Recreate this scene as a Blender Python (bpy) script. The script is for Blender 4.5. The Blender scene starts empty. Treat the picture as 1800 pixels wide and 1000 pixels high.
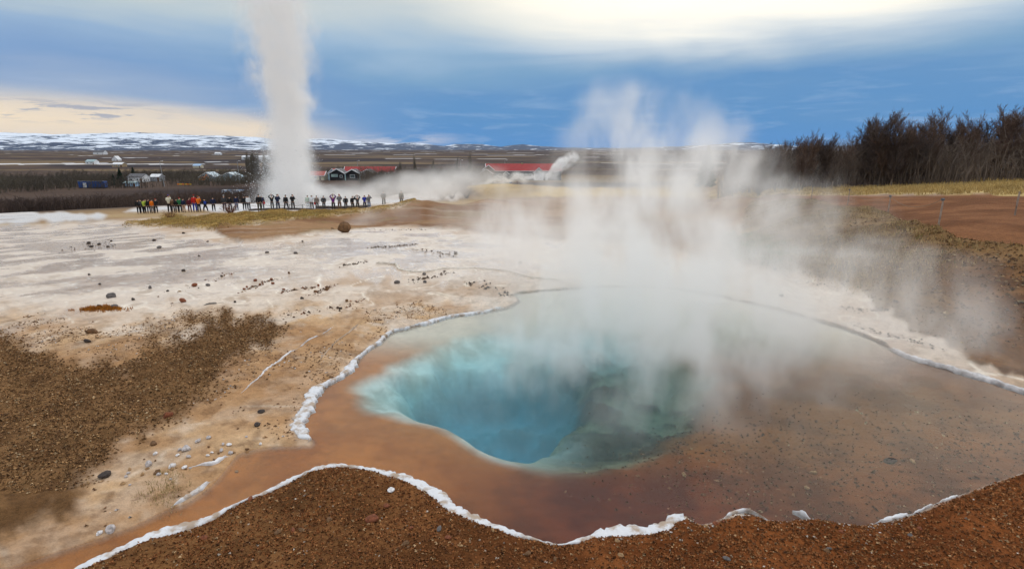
import bpy, bmesh, math, random
import numpy as np
from mathutils import Vector, Matrix

random.seed(7)
rng = np.random.default_rng(7)
R = math.radians
scene = bpy.context.scene
C = scene.collection

# ------------------------------------------------------------------ camera, world, sun, exposure
CAM_Z, PITCH, F = 3.0, math.atan(0.238), 1000.0       # F = focal length in pixels of the 1800 px wide frame
cam_d = bpy.data.cameras.new('camera')
cam_d.sensor_width = 36.0
cam_d.lens = 36.0 * F / 1800.0
cam_d.clip_start, cam_d.clip_end = 0.1, 60000
cam = bpy.data.objects.new('camera', cam_d)
C.objects.link(cam)
cam.location = (0, 0, CAM_Z)
cam.rotation_euler = (math.pi / 2 - PITCH, 0, 0)
scene.camera = cam

SUN_AZ, SUN_EL = 0.40, 0.40                            # azimuth clockwise from the view axis (+Y), elevation
vs = scene.view_settings
vs.view_transform, vs.look, vs.exposure, vs.gamma = 'Standard', 'None', 0.0, 1.0
vs.use_curve_mapping = False
cy = scene.cycles
scene.render.engine = 'CYCLES'
cy.max_bounces, cy.diffuse_bounces, cy.glossy_bounces = 14, 2, 2
cy.transmission_bounces, cy.transparent_max_bounces, cy.volume_bounces = 3, 40, 10
cy.volume_step_rate, cy.volume_max_steps = 1.5, 128
cy.caustics_reflective = cy.caustics_refractive = False
cy.use_denoising = True
try:
    cy.denoiser = 'OPENIMAGEDENOISE'
    cy.denoising_prefilter = 'ACCURATE'
except Exception:
    pass
cy.use_adaptive_sampling, cy.adaptive_threshold, cy.adaptive_min_samples = True, .012, 20


class N:
    """small helper to write node maths"""
    def __init__(self, tree):
        self.t = tree

    def new(self, kind, **kw):
        n = self.t.nodes.new(kind)
        for k, v in kw.items():
            setattr(n, k, v)
        return n

    def put(self, sock, v):
        if hasattr(v, 'is_output'):
            self.t.links.new(v, sock)
        elif v is not None:
            sock.default_value = v

    def m(self, op, a, b=None, c=None, clamp=False):
        n = self.new('ShaderNodeMath', operation=op, use_clamp=clamp)
        for i, v in enumerate((a, b, c)):
            if v is not None:
                self.put(n.inputs[i], v)
        return n.outputs[0]

    def vm(self, op, a, b=None, out=0):
        n = self.new('ShaderNodeVectorMath', operation=op)
        self.put(n.inputs[0], a)
        if b is not None:
            self.put(n.inputs[1], b)
        return n.outputs[out]

    def xyz(self, v):
        n = self.new('ShaderNodeSeparateXYZ')
        self.put(n.inputs[0], v)
        return n.outputs

    def comb(self, x, y, z):
        n = self.new('ShaderNodeCombineXYZ')
        for i, v in enumerate((x, y, z)):
            self.put(n.inputs[i], v)
        return n.outputs[0]

    def rgb_split(self, c):
        n = self.new('ShaderNodeSeparateColor')
        self.put(n.inputs[0], c)
        return n.outputs

    def noise(self, vec, scale=5, detail=3, rough=.55, dist=0.0, out=0):
        n = self.new('ShaderNodeTexNoise')
        self.put(n.inputs['Vector'], vec)
        for k, v in (('Scale', scale), ('Detail', detail), ('Roughness', rough), ('Distortion', dist)):
            self.put(n.inputs[k], v)
        return n.outputs[out]

    def voronoi(self, vec, scale=5, feature='F1', out=0, rand=1.0):
        n = self.new('ShaderNodeTexVoronoi', feature=feature)
        self.put(n.inputs['Vector'], vec)
        n.inputs['Scale'].default_value = scale
        n.inputs['Randomness'].default_value = rand
        return n.outputs[out]

    def sstep(self, v, lo, hi, a=0.0, b=1.0):
        n = self.new('ShaderNodeMapRange', interpolation_type='SMOOTHSTEP')
        for i, x in enumerate((v, lo, hi, a, b)):
            self.put(n.inputs[i], x)
        return n.outputs[0]

    def lin(self, v, lo, hi, a=0.0, b=1.0):
        n = self.new('ShaderNodeMapRange')
        for i, x in enumerate((v, lo, hi, a, b)):
            self.put(n.inputs[i], x)
        return n.outputs[0]

    def mix(self, f, a, b, blend='MIX'):
        n = self.new('ShaderNodeMix', data_type='RGBA', blend_type=blend)
        n.clamp_factor = True
        self.put(n.inputs[0], f)
        self.put(n.inputs[6], a if hasattr(a, 'is_output') else (*a[:3], 1))
        self.put(n.inputs[7], b if hasattr(b, 'is_output') else (*b[:3], 1))
        return n.outputs[2]

    def ramp(self, f, stops, interp='LINEAR'):
        n = self.new('ShaderNodeValToRGB')
        cr = n.color_ramp
        cr.interpolation = interp
        while len(cr.elements) > 1:
            cr.elements.remove(cr.elements[-1])
        for i, (p, c) in enumerate(stops):
            e = cr.elements[0] if i == 0 else cr.elements.new(p)
            e.position = p
            e.color = (*c[:3], 1)
        self.put(n.inputs[0], f)
        return n.outputs[0]


# ---- sky: Nishita behind a broken layer of cloud (bright towards the veiled sun, blue low down, a warm gap low on one side)
world = bpy.data.worlds.new('World')
scene.world = world
world.use_nodes = True
world.cycles.sampling_method = 'NONE'               # the sky is smooth, no importance map needed
world.node_tree.nodes.clear()
w = N(world.node_tree)
d = w.vm('NORMALIZE', w.new('ShaderNodeTexCoord').outputs['Generated'])
dx, dy, dz = w.xyz(d)
az = w.m('ARCTAN2', dx, dy)
el = w.m('ARCSINE', dz)
cl_uv = w.vm('DIVIDE', w.comb(dx, dy, 0.0), w.comb(*([w.m('ADD', w.m('MAXIMUM', dz, 0.0), .16)] * 3)))
n_big = w.noise(cl_uv, .55, 4, .5, .4)
n_str = w.noise(w.comb(w.m('MULTIPLY', az, 2.2), w.m('MULTIPLY', el, 16), 0.0), 1.0, 5, .55, .5)
n_fine = w.noise(w.comb(w.m('MULTIPLY', az, 9), w.m('MULTIPLY', el, 60), 2.0), 1.0, 4, .6, .3)
e1 = w.m('ADD', el, w.m('MULTIPLY', w.m('SUBTRACT', n_big, .5), .13))
e1 = w.m('ADD', e1, w.m('MULTIPLY', w.m('SUBTRACT', n_str, .5), .085))
right_c = w.ramp(w.m('MULTIPLY', e1, 1.6), [(0, (.105, .29, .60)), (.07, (.12, .30, .58)), (.14, (.145, .315, .57)), (.20, (.22, .39, .59)),
                                           (.26, (.36, .51, .67)), (.33, (.56, .64, .68)), (.45, (.74, .74, .68)), (.65, (.86, .87, .87)), (1, (1.0, 1.04, 1.09))])
left_c = w.ramp(w.m('MULTIPLY', e1, 1.6), [(0, (.48, .52, .60)), (.10, (.38, .47, .62)), (.17, (.23, .37, .61)), (.24, (.32, .46, .65)),
                                          (.30, (.52, .61, .65)), (.38, (.70, .70, .65)), (.55, (.74, .74, .72)), (.75, (.88, .89, .89)), (1, (1.0, 1.04, 1.09))])
cloud = w.mix(w.sstep(az, -.75, -.05), left_c, right_c)
# thin lighter streaks in the low blue part
cloud = w.mix(w.m('MULTIPLY', w.sstep(n_fine, .48, .74), w.sstep(el, .16, .02, 0, .35)), cloud, (.48, .60, .76))
# warm gap low on the left
top = w.m('ADD', w.lin(az, -.75, -.33, .064, .036), w.m('MULTIPLY', w.m('SUBTRACT', n_str, .5), .075))
gap = w.m('MULTIPLY', w.sstep(w.m('SUBTRACT', top, el), -.028, .026), w.sstep(az, -.20, -.42))
gap = w.m('MULTIPLY', gap, w.sstep(el, .002, .016, .55, 1))
cloud = w.mix(gap, cloud, w.mix(w.sstep(n_str, .3, .7), (.86, .76, .64), (.98, .80, .56)))
pink = w.m('MULTIPLY', w.m('MULTIPLY', w.sstep(el, .003, .010), w.sstep(el, .030, .016)), w.m('MULTIPLY', w.m('MULTIPLY', w.sstep(az, -.06, -.16), w.sstep(az, -.34, -.26)), w.sstep(n_fine, .35, .55)))
cloud = w.mix(w.m('MULTIPLY', pink, .7), cloud, (.66, .66, .70))
streak = w.noise(w.comb(w.m('MULTIPLY', az, 22), w.m('MULTIPLY', el, 170), 7.0), 1.0, 4, .6, .4)
small = w.m('MULTIPLY', w.m('MULTIPLY', w.sstep(el, .030, .046), w.sstep(el, .070, .054)), w.m('MULTIPLY', w.sstep(az, -.50, -.60), w.sstep(streak, .48, .62)))
cloud = w.mix(w.m('MULTIPLY', small, .7), cloud, (.30, .35, .47))
# glow of the veiled sun
ga = w.m('DIVIDE', w.m('SUBTRACT', az, SUN_AZ - .03), .56)
ge = w.m('DIVIDE', w.m('SUBTRACT', e1, SUN_EL - .03), .235)
gl = w.m('SQRT', w.m('ADD', w.m('MULTIPLY', ga, ga), w.m('MULTIPLY', ge, ge)))
cloud = w.mix(w.sstep(gl, 1.22, .50), cloud, (1.40, 1.28, 1.06))
skyt = w.new('ShaderNodeTexSky', sky_type='NISHITA', sun_disc=False)
skyt.sun_elevation, skyt.sun_rotation = SUN_EL, SUN_AZ
b1 = w.new('ShaderNodeBackground')
w.put(b1.inputs[0], skyt.outputs[0]); b1.inputs[1].default_value = .06
b2 = w.new('ShaderNodeBackground')
w.put(b2.inputs[0], cloud); b2.inputs[1].default_value = 1.0
ms = w.new('ShaderNodeMixShader')
w.put(ms.inputs[0], w.sstep(n_big, .18, .36, .88, 1.0))
w.put(ms.inputs[1], b1.outputs[0]); w.put(ms.inputs[2], b2.outputs[0])
w.put(w.new('ShaderNodeOutputWorld').inputs[0], ms.outputs[0])

sun_d = bpy.data.lights.new('sun', 'SUN')
sun_d.energy, sun_d.angle, sun_d.color = .9, R(100), (1.0, .96, .90)
sun = bpy.data.objects.new('sun', sun_d)
C.objects.link(sun)
sun_dir = Vector((math.sin(SUN_AZ) * math.cos(SUN_EL), math.cos(SUN_AZ) * math.cos(SUN_EL), math.sin(SUN_EL)))
sun.rotation_euler = sun_dir.to_track_quat('Z', 'Y').to_euler()

# ------------------------------------------------------------------ small helpers
def tag(o, label=None, cat=None, group=None, kind=None):
    for k, v in (('label', label), ('category', cat), ('group', group), ('kind', kind)):
        if v:
            o[k] = v
    return o


def empty(name, loc=(0, 0, 0), rz=0.0, sc=1.0):
    o = bpy.data.objects.new(name, None)
    C.objects.link(o)
    o.location = loc
    o.rotation_euler = (0, 0, rz)
    o.scale = (sc, sc, sc)
    o.empty_display_size = .1
    return o


def link(name, me, parent=None, mat=None, loc=None):
    o = bpy.data.objects.new(name, me)
    C.objects.link(o)
    if parent:
        o.parent = parent
    if mat and not me.materials:
        me.materials.append(mat)
    elif mat and me.materials[0] != mat:
        o.material_slots[0].link = 'OBJECT'
        o.material_slots[0].material = mat
    if loc is not None:
        o.location = loc
    return o


def mesh_np(name, V, Fc, smooth=True):
    """mesh from arrays: V (n,3), Fc (m,3) or (m,4)"""
    V = np.asarray(V, np.float32); Fc = np.asarray(Fc, np.int32)
    me = bpy.data.meshes.new(name)
    k = Fc.shape[1]
    me.vertices.add(len(V)); me.vertices.foreach_set('co', V.ravel())
    me.loops.add(Fc.size); me.loops.foreach_set('vertex_index', Fc.ravel())
    me.polygons.add(len(Fc))
    me.polygons.foreach_set('loop_start', np.arange(0, Fc.size, k, dtype=np.int32))
    me.polygons.foreach_set('use_smooth', np.full(len(Fc), smooth))
    me.update(calc_edges=True)
    return me


def bm_mesh(name, bm, smooth=False):
    me = bpy.data.meshes.new(name)
    bmesh.ops.recalc_face_normals(bm, faces=bm.faces)
    bm.to_mesh(me); bm.free()
    if smooth:
        me.polygons.foreach_set('use_smooth', np.full(len(me.polygons), True))
    return me


def box(bm, c, s, rot=None):
    r = bmesh.ops.create_cube(bm, size=1.0)
    M = Matrix.Translation(c) @ (rot.to_4x4() if rot else Matrix()) @ Matrix.Diagonal((*s, 1))
    bmesh.ops.transform(bm, matrix=M, verts=r['verts'])


def bar(bm, a, b, wd, th=None):
    """square bar from a to b"""
    a, b = Vector(a), Vector(b)
    v = b - a
    q = v.to_track_quat('Z', 'Y').to_matrix()
    box(bm, (a + b) / 2, (wd, th or wd, v.length), q)


def tube(bm, pts, rad, n=6, cap=True):
    rings = []
    for i, p in enumerate(pts):
        p = Vector(p)
        a = Vector(pts[max(i - 1, 0)]); b = Vector(pts[min(i + 1, len(pts) - 1)])
        q = (b - a).to_track_quat('Z', 'Y').to_matrix()
        r = rad[i] if hasattr(rad, '__len__') else rad
        rings.append([bm.verts.new(p + q @ Vector((r * math.cos(6.2832 * k / n), r * math.sin(6.2832 * k / n), 0))) for k in range(n)])
    for A, B in zip(rings[:-1], rings[1:]):
        for k in range(n):
            bm.faces.new((A[k], A[(k + 1) % n], B[(k + 1) % n], B[k]))
    if cap:
        bm.faces.new(rings[0]); bm.faces.new(rings[-1])


def mat(name, col, rough=.8, var=.25, nscale=3.0, spec=.3, bump=0.0, bscale=20.0, metal=0.0, col2=None, lo=.3, hi=.7):
    """plain procedural material: colour broken up by noise in object space"""
    m_ = bpy.data.materials.new(name)
    m_.use_nodes = True
    t = N(m_.node_tree)
    b = m_.node_tree.nodes['Principled BSDF']
    co = t.new('ShaderNodeTexCoord').outputs['Object']
    nz = t.noise(co, nscale, 4, .6)
    c2 = col2 or tuple(min(1, x * (1 + var)) for x in col)
    c1 = tuple(x * (1 - var) for x in col)
    t.put(b.inputs['Base Color'], t.mix(t.sstep(nz, lo, hi), c1, c2))
    b.inputs['Roughness'].default_value = rough
    b.inputs['Specular IOR Level'].default_value = spec
    b.inputs['Metallic'].default_value = metal
    if bump:
        bp = t.new('ShaderNodeBump')
        bp.inputs['Strength'].default_value = bump
        t.put(bp.inputs['Height'], t.noise(co, bscale, 5, .65))
        t.put(b.inputs['Normal'], bp.outputs[0])
    return m_


def hash2(ix, iy, s):
    h = (ix.astype(np.int64) * 374761393 + iy.astype(np.int64) * 668265263 + s * 974711) & 0x7fffffff
    h = ((h ^ (h >> 13)) * 1274126177) & 0x7fffffff
    h = ((h ^ (h >> 16)) * 69069) & 0x7fffffff
    return (h & 0xffff) / 65535.0


def vnoise(x, y, s=0):
    ix, iy = np.floor(x), np.floor(y)
    fx, fy = x - ix, y - iy
    fx = fx * fx * (3 - 2 * fx); fy = fy * fy * (3 - 2 * fy)
    a = hash2(ix, iy, s); b = hash2(ix + 1, iy, s); c = hash2(ix, iy + 1, s); e = hash2(ix + 1, iy + 1, s)
    return (a * (1 - fx) + b * fx) * (1 - fy) + (c * (1 - fx) + e * fx) * fy


def fbm(x, y, s=0, o=4, g=.5):
    """fractal noise about 0..1"""
    r = np.zeros_like(x, dtype=float); a = 1.0; t = 0
    for i in range(o):
        ca, sa = math.cos(.6 * i + .3), math.sin(.6 * i + .3)
        r += a * vnoise((x * ca - y * sa) * 2 ** i + 17.3 * i, (x * sa + y * ca) * 2 ** i + 5.1 * i, s + i)
        t += a; a *= g
    return r / t


def ss(v, lo, hi):
    t = np.clip((v - lo) / (hi - lo), 0, 1)
    return t * t * (3 - 2 * t)


# ------------------------------------------------------------------ the lie of the land
cp, sp = math.cos(PITCH), math.sin(PITCH)


def ray(px, row):
    u, v = (px - 900) / F, (500 - row) / F
    return np.array([u, cp + v * sp, -sp + v * cp])


def at(px, row, Y):
    """the point at forward distance Y that the photograph shows at (px, row)"""
    r = ray(px, row)
    return np.array([0, 0, CAM_Z]) + r * (Y / r[1])


# heights read off the photograph (px, row, estimated forward distance)
CTRL = [(1649, 399, 14.7), (1560, 378, 21), (1490, 358, 27), (1426, 350, 31), (1650, 323, 45), (1560, 328, 45), (1450, 332, 46),
        (1330, 336, 50), (1290, 340, 52), (1750, 318, 44), (1750, 400, 14), (1800, 380, 16), (1650, 345, 27), (1600, 345, 30), (1500, 343, 36),
        (1300, 420, 24), (1400, 400, 22), (1500, 400, 18), (1560, 440, 14.5), (1650, 470, 11.8), (1300, 375, 36), (1200, 350, 48), (1100, 345, 55),
        (870, 323.5, 112), (940, 326, 108), (1000, 328, 100), (870, 345, 84), (1000, 350, 70), (800, 345, 88), (780, 331, 108), (1100, 335, 80), (1200, 335, 75),
        (675, 359, 53), (706, 356, 55), (640, 366, 50), (760, 356, 54), (850, 352, 57), (560, 371, 49.5), (470, 373, 49.5)]
pts = [tuple(at(*c)) for c in CTRL]
for a_ in np.radians([-90, -65, -45, -30, -15, -6]):
    for r_, z_ in ((25, -.72), (32, -1.25), (40, -1.85), (57, -3.1), (68, -3.5), (82, -4.1), (110, -6), (150, -9.3), (220, -13)):
        if a_ > -.2 and 70 < r_ < 140:
            continue
        pts.append((math.sin(a_) * r_, math.cos(a_) * r_, z_))
for a_ in np.radians([2, 10, 18]):
    for r_, z_ in ((25, -.72), (40, -1.7), (57, -2.6), (160, -9), (230, -13)):
        pts.append((math.sin(a_) * r_, math.cos(a_) * r_, z_))
for a_ in np.radians([25, 35, 45, 60, 90]):
    for r_, z_ in ((75, .3), (100, .5), (150, -4), (260, -13)):
        pts.append((math.sin(a_) * r_, math.cos(a_) * r_, z_))
for a_ in np.radians(np.arange(-90, 91, 20)):
    for r_ in (300, 500, 1200, 4000, 14000):
        pts.append((math.sin(a_) * r_, math.cos(a_) * r_, -13))
    for r_ in (1, 3, 6, 10):
        pts.append((math.sin(a_) * r_, math.cos(a_) * r_, 0))
for a_ in np.radians([-60, -40, -20, 0, 12, 22]):
    for r_ in (12, 14.5):
        pts.append((math.sin(a_) * r_, math.cos(a_) * r_, 0))
P = np.array(pts)


def qmap(x, y):
    r = np.hypot(x, y) + 1e-6
    return np.stack([np.clip(np.arctan2(x, y), -1.6, 1.6) * 2.2, np.log(r)], -1)


def phi(r):
    return r * r * np.log(r + 1e-9)


Q = qmap(P[:, 0], P[:, 1])
D_ = np.linalg.norm(Q[:, None] - Q[None], axis=-1)
K = phi(D_) + np.eye(len(P)) * .004
A = np.block([[K, np.ones((len(P), 1)), Q], [np.ones((1, len(P))), np.zeros((1, 3))], [Q.T, np.zeros((2, 3))]])
sol = np.linalg.solve(A, np.concatenate([P[:, 2], np.zeros(3)]))


def H0(x, y):
    """smooth base height"""
    x = np.asarray(x, float); y = np.asarray(y, float)
    sh = x.shape
    q = qmap(x.ravel(), y.ravel())
    out = np.empty(len(q))
    for i in range(0, len(q), 40000):
        b = q[i:i + 40000]
        dd = np.linalg.norm(b[:, None] - Q[None], axis=-1)
        out[i:i + 40000] = phi(dd) @ sol[:-3] + sol[-3] + b @ sol[-2:]
    r = np.hypot(x, y).ravel(); a = np.arctan2(x, y).ravel()
    lim = 12.5 - 3.2 * ss(a, .45, .75)                # flat round the pool
    k = ss(r, lim - 1.0, lim + 4.0)
    out = out * k
    f = ss(r, 230, 320)
    return (out * (1 - f) - 13.0 * f).reshape(sh)


def ground_at(px, row, tmin=2.5):
    """where the ray through (px, row) meets the base ground"""
    r = ray(px, row); r = r / r[1]
    Y = np.geomspace(tmin, 9000, 500)
    z = CAM_Z + r[2] * Y
    hh = H0(r[0] * Y, Y)
    below = z < hh
    i = int(np.argmax(below)) if below.any() else len(Y) - 1
    i = max(i, 1)
    f0, f1 = (z - hh)[i - 1:i + 1]
    k = f0 / (f0 - f1 + 1e-12)
    Yi = Y[i - 1] + (Y[i] - Y[i - 1]) * min(max(k, 0), 1)
    return np.array([r[0] * Yi, Yi, CAM_Z + r[2] * Yi])


def flat(pl):
    """pixel polygon -> points on the pool plane z = 0"""
    out = []
    for px, row in pl:
        r = ray(px, row)
        t = -CAM_Z / r[2]
        out.append((r[0] * t, r[1] * t))
    return np.array(out)


def sdf(poly, x, y):
    """signed distance to polygon, positive inside"""
    p = np.asarray(poly)
    if x.size > 50000:                                 # only look near the polygon
        mg = .35 * max(np.ptp(p[:, 0]), np.ptp(p[:, 1])) * .25 + .06
        k = (x > p[:, 0].min() - mg) & (x < p[:, 0].max() + mg) & (y > p[:, 1].min() - mg) & (y < p[:, 1].max() + mg)
        out = np.full(x.shape, -mg)
        xs, ys = x[k], y[k]
        res = np.empty(xs.shape)
        for i in range(0, len(xs), 30000):
            res[i:i + 30000] = sdf(poly, xs[i:i + 30000], ys[i:i + 30000])
        out[k] = res
        return out
    q = np.roll(p, -1, axis=0)
    d2 = np.full(x.shape, 1e18); ins = np.zeros(x.shape, bool)
    for (ax, ay), (bx, by) in zip(p, q):
        ex, ey = bx - ax, by - ay
        t = np.clip(((x - ax) * ex + (y - ay) * ey) / (ex * ex + ey * ey + 1e-12), 0, 1)
        d2 = np.minimum(d2, (x - ax - t * ex) ** 2 + (y - ay - t * ey) ** 2)
        if ay != by:
            c = ((ay > y) != (by > y)) & (x < (bx - ax) * (y - ay) / (by - ay) + ax)
            ins ^= c
    return np.sqrt(d2) * np.where(ins, 1, -1)


def smooth_poly(p, n=4, closed=True):
    """Catmull-Rom resample"""
    p = np.asarray(p, float); m = len(p); out = []
    for i in range(m if closed else m - 1):
        g = (lambda k: p[k % m]) if closed else (lambda k: p[min(max(k, 0), m - 1)])
        p0, p1, p2, p3 = g(i - 1), g(i), g(i + 1), g(i + 2)
        for t in np.arange(n) / n:
            out.append(.5 * (2 * p1 + (p2 - p0) * t + (2 * p0 - 5 * p1 + 4 * p2 - p3) * t * t + (3 * p1 - p0 - 3 * p2 + p3) * t ** 3))
    if not closed:
        out.append(p[-1])
    return np.array(out)


NEAR_RIM = [(60, 1040), (110, 1012), (165, 990), (240, 955), (300, 935), (365, 912), (410, 890), (470, 865), (540, 830), (590, 819), (640, 822), (690, 835),
            (740, 855), (780, 880), (800, 900), (850, 920), (900, 938), (950, 950), (990, 955), (1040, 945), (1100, 938), (1160, 932), (1200, 906)]
NEAR_RIGHT = [(1235, 922), (1300, 902), (1360, 916), (1430, 912), (1490, 922), (1540, 920), (1600, 905), (1650, 884), (1720, 858), (1850, 815), (2000, 790)]
FAR_RIGHT = [(2000, 745), (1850, 705), (1740, 668), (1650, 643), (1600, 628), (1570, 615), (1540, 598), (1480, 575), (1420, 558), (1360, 541), (1290, 526),
             (1230, 513), (1180, 506), (1120, 503), (1060, 503), (1000, 507), (950, 511), (905, 516)]
LEFT_RIM = [(912, 528), (888, 541), (840, 549), (790, 556), (745, 569), (715, 577), (688, 584), (664, 603), (640, 617), (622, 640), (603, 658), (575, 675),
            (552, 693), (543, 712), (530, 728), (520, 752), (532, 765), (548, 772)]
CHANNEL = [(546, 784), (505, 785), (470, 787), (425, 796), (412, 806), (384, 842), (362, 862), (330, 884), (290, 898), (235, 925), (150, 955), (60, 985), (-60, 1030), (0, 1080)]
POOL = smooth_poly(flat(NEAR_RIM + NEAR_RIGHT + FAR_RIGHT + LEFT_RIM + CHANNEL), 4)
BOWL = smooth_poly(flat([(628, 690), (650, 655), (700, 625), (800, 588), (950, 570), (1080, 572), (1190, 600), (1250, 655), (1245, 730), (1190, 782),
                         (1090, 812), (1000, 816), (900, 804), (840, 783), (760, 742), (690, 722), (645, 712)]), 4)
VENT = smooth_poly(flat([(690, 668), (720, 643), (800, 615), (890, 604), (970, 603), (1030, 622), (1050, 655), (1030, 695), (985, 730), (950, 764),
                         (915, 784), (872, 782), (842, 766), (815, 746), (770, 729), (715, 712), (695, 690)]), 4)
DEEP = np.array(flat([(905, 735)])[0])

# ------------------------------------------------------------------ ground sheet
# rings close together where the camera sees them steeply, further apart beyond
rows_ = np.arange(1010, 331, -1.35)
rr = []
for r0 in rows_:
    a0 = PITCH - math.atan((500 - r0) / F)
    # invert the depression angle along the mean profile
    prof_r = np.array([2, 14, 25, 40, 57, 82, 110, 150, 230]); prof_z = np.array([0, 0, -.72, -1.8, -3.1, -4.1, -6, -9.3, -13])
    g = np.geomspace(2, 230, 900)
    ang = np.arctan((CAM_Z - np.interp(g, prof_r, prof_z)) / g)
    rr.append(g[np.argmin(np.abs(ang - a0))])
near = np.array(rr)
near = np.unique(np.round(near, 4))
near = np.concatenate([near[near < 24], np.geomspace(24, 230, 210)])
RAD = np.concatenate([np.linspace(.3, near[0] - .1, 14), near, np.geomspace(236, 15000, 150)])
AZ = np.concatenate([np.linspace(-math.pi, -R(54), 40, endpoint=False), np.linspace(-R(54), R(54), 700, endpoint=False), np.linspace(R(54), math.pi, 40, endpoint=False)])
nr, na = len(RAD), len(AZ)
RG, AG = np.meshgrid(RAD, AZ, indexing='ij')
X, Y = RG * np.sin(AG), RG * np.cos(AG)
ci = np.unique(np.append(np.arange(0, nr, 5), nr - 1)); cj = np.unique(np.append(np.arange(0, na, 6), na - 1))
Zc = H0(X[np.ix_(ci, cj)], Y[np.ix_(ci, cj)])
Zc = np.stack([np.interp(np.arange(na), cj, row_) for row_ in Zc])
fi_ = np.interp(np.arange(nr), ci, np.arange(len(ci))); i0_ = np.clip(fi_.astype(int), 0, len(ci) - 2); k_ = (fi_ - i0_)[:, None]
Z = Zc[i0_] * (1 - k_) + Zc[i0_ + 1] * k_
# --- zones -------------------------------------------------------
def smap(x, y):
    return np.arctan2(x, y), -np.arctan(3.0 / (np.hypot(x, y) + 1e-6))


SX, SY = smap(X, Y)
jit = (fbm(SX * 60, SY * 60, 3, 4) - .5)
jit2 = (fbm(SX * 25, SY * 25, 9, 3) - .5)


def zone(pl, soft=.006, rag=.016, sm=3):
    w_ = np.array([ground_at(*p_)[:2] for p_ in pl])
    a, b = smap(w_[:, 0], w_[:, 1])
    q = smooth_poly(np.stack([a, b], -1), sm)
    return ss(sdf(q, SX, SY) + rag * jit + rag * .8 * jit2, -soft, soft)


dp = sdf(POOL, X, Y)
dp_w = dp + .05 * (fbm(X * 5, Y * 5, 21, 3) - .5)
frr = ss(Y, 6.2, 7.4)
db = sdf(BOWL, X + (.25 + .5 * frr) * (fbm(X * 1.5, Y * 1.5, 31, 3) - .5), Y + (.25 + .5 * frr) * (fbm(X * 1.5 + 9, Y * 1.5, 32, 3) - .5))
dv = sdf(VENT, X + (.10 + .45 * frr) * (fbm(X * 2.4, Y * 2.4, 33, 3) - .5), Y + (.10 + .45 * frr) * (fbm(X * 3 + 9, Y * 3, 34, 3) - .5))

z_gnear = ss(-dp, -.02, .05) * zone([(-100, 1060), (60, 1020), (165, 985), (300, 930), (470, 862), (590, 822), (740, 858), (850, 920), (990, 955), (1190, 920),
                                     (1300, 912), (1540, 918), (1650, 880), (1850, 805), (2100, 780), (2100, 1100), (1000, 1200), (0, 1200)], .004, .003, 1)
z_gleft = zone([(-60, 640), (150, 648), (240, 650), (264, 626), (330, 580), (414, 564), (480, 572), (496, 593), (422, 634), (402, 659), (374, 692),
                (310, 728), (283, 740), (227, 770), (195, 800), (171, 840), (150, 880), (-60, 960)], .022, .045)
z_sand = zone([(-80, 560), (150, 575), (330, 560), (500, 548), (640, 545), (760, 535), (880, 540), (690, 590), (600, 670), (530, 760), (560, 800), (300, 900), (150, 965), (-80, 1000)], .03, .05)
z_wet = zone([(-80, 400), (150, 395), (230, 393), (400, 425), (560, 412), (700, 402), (880, 425), (1060, 450), (1100, 500), (900, 505), (650, 500), (520, 520), (330, 545), (150, 555), (-80, 560)], .02, .05)
z_grass = zone([(222, 395), (260, 386), (330, 378), (460, 374), (560, 373), (640, 368), (700, 360), (760, 357), (700, 366), (600, 380), (520, 391), (440, 400), (385, 407), (300, 401)], .004, .010)
z_soil = zone([(378, 406), (430, 400), (520, 390), (620, 378), (700, 366), (860, 352), (1000, 346), (1200, 345), (1330, 350), (1300, 400), (1270, 462), (1180, 440),
               (1050, 428), (930, 422), (860, 415), (760, 402), (690, 400), (640, 402), (590, 409), (540, 416), (445, 428), (400, 421)], .002, .010)
z_right = zone([(1262, 466), (1300, 400), (1330, 352), (1500, 346), (1660, 342), (2100, 340), (2100, 760), (1800, 665), (1650, 602), (1600, 570), (1545, 545), (1490, 515), (1420, 492), (1340, 474)], .005, .020)
z_path = zone([(1290, 347), (1430, 341), (1650, 341), (1900, 345), (1900, 430), (1720, 425), (1649, 401), (1600, 390), (1540, 372), (1460, 359), (1380, 354)], .004, .006)
z_strip = zone([(1250, 341), (1400, 334), (1650, 321), (1900, 315), (1900, 343), (1650, 341), (1430, 341), (1300, 346)], .003, .006)
z_mound = zone([(820, 330), (850, 324), (940, 326), (1010, 330), (1200, 335), (1330, 338), (1250, 347), (1000, 349), (930, 350), (850, 344)], .002, .006)
z_white = zone([(-100, 372), (150, 378), (300, 369), (470, 372), (640, 364), (760, 352), (840, 342), (790, 339), (600, 352), (420, 358), (250, 366), (150, 386), (-100, 395)], .003, .010)
z_moss = zone([(1275, 425), (1320, 415), (1355, 435), (1420, 462), (1330, 466), (1285, 462)], .008, .02)
z_farv = np.maximum(ss(RG, 72, 105) * (1 - z_mound), ss(RG, 30, 44) * ss(AG, .36, .44) * (1 - z_strip) * (1 - z_path) * (1 - z_right))

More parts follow.
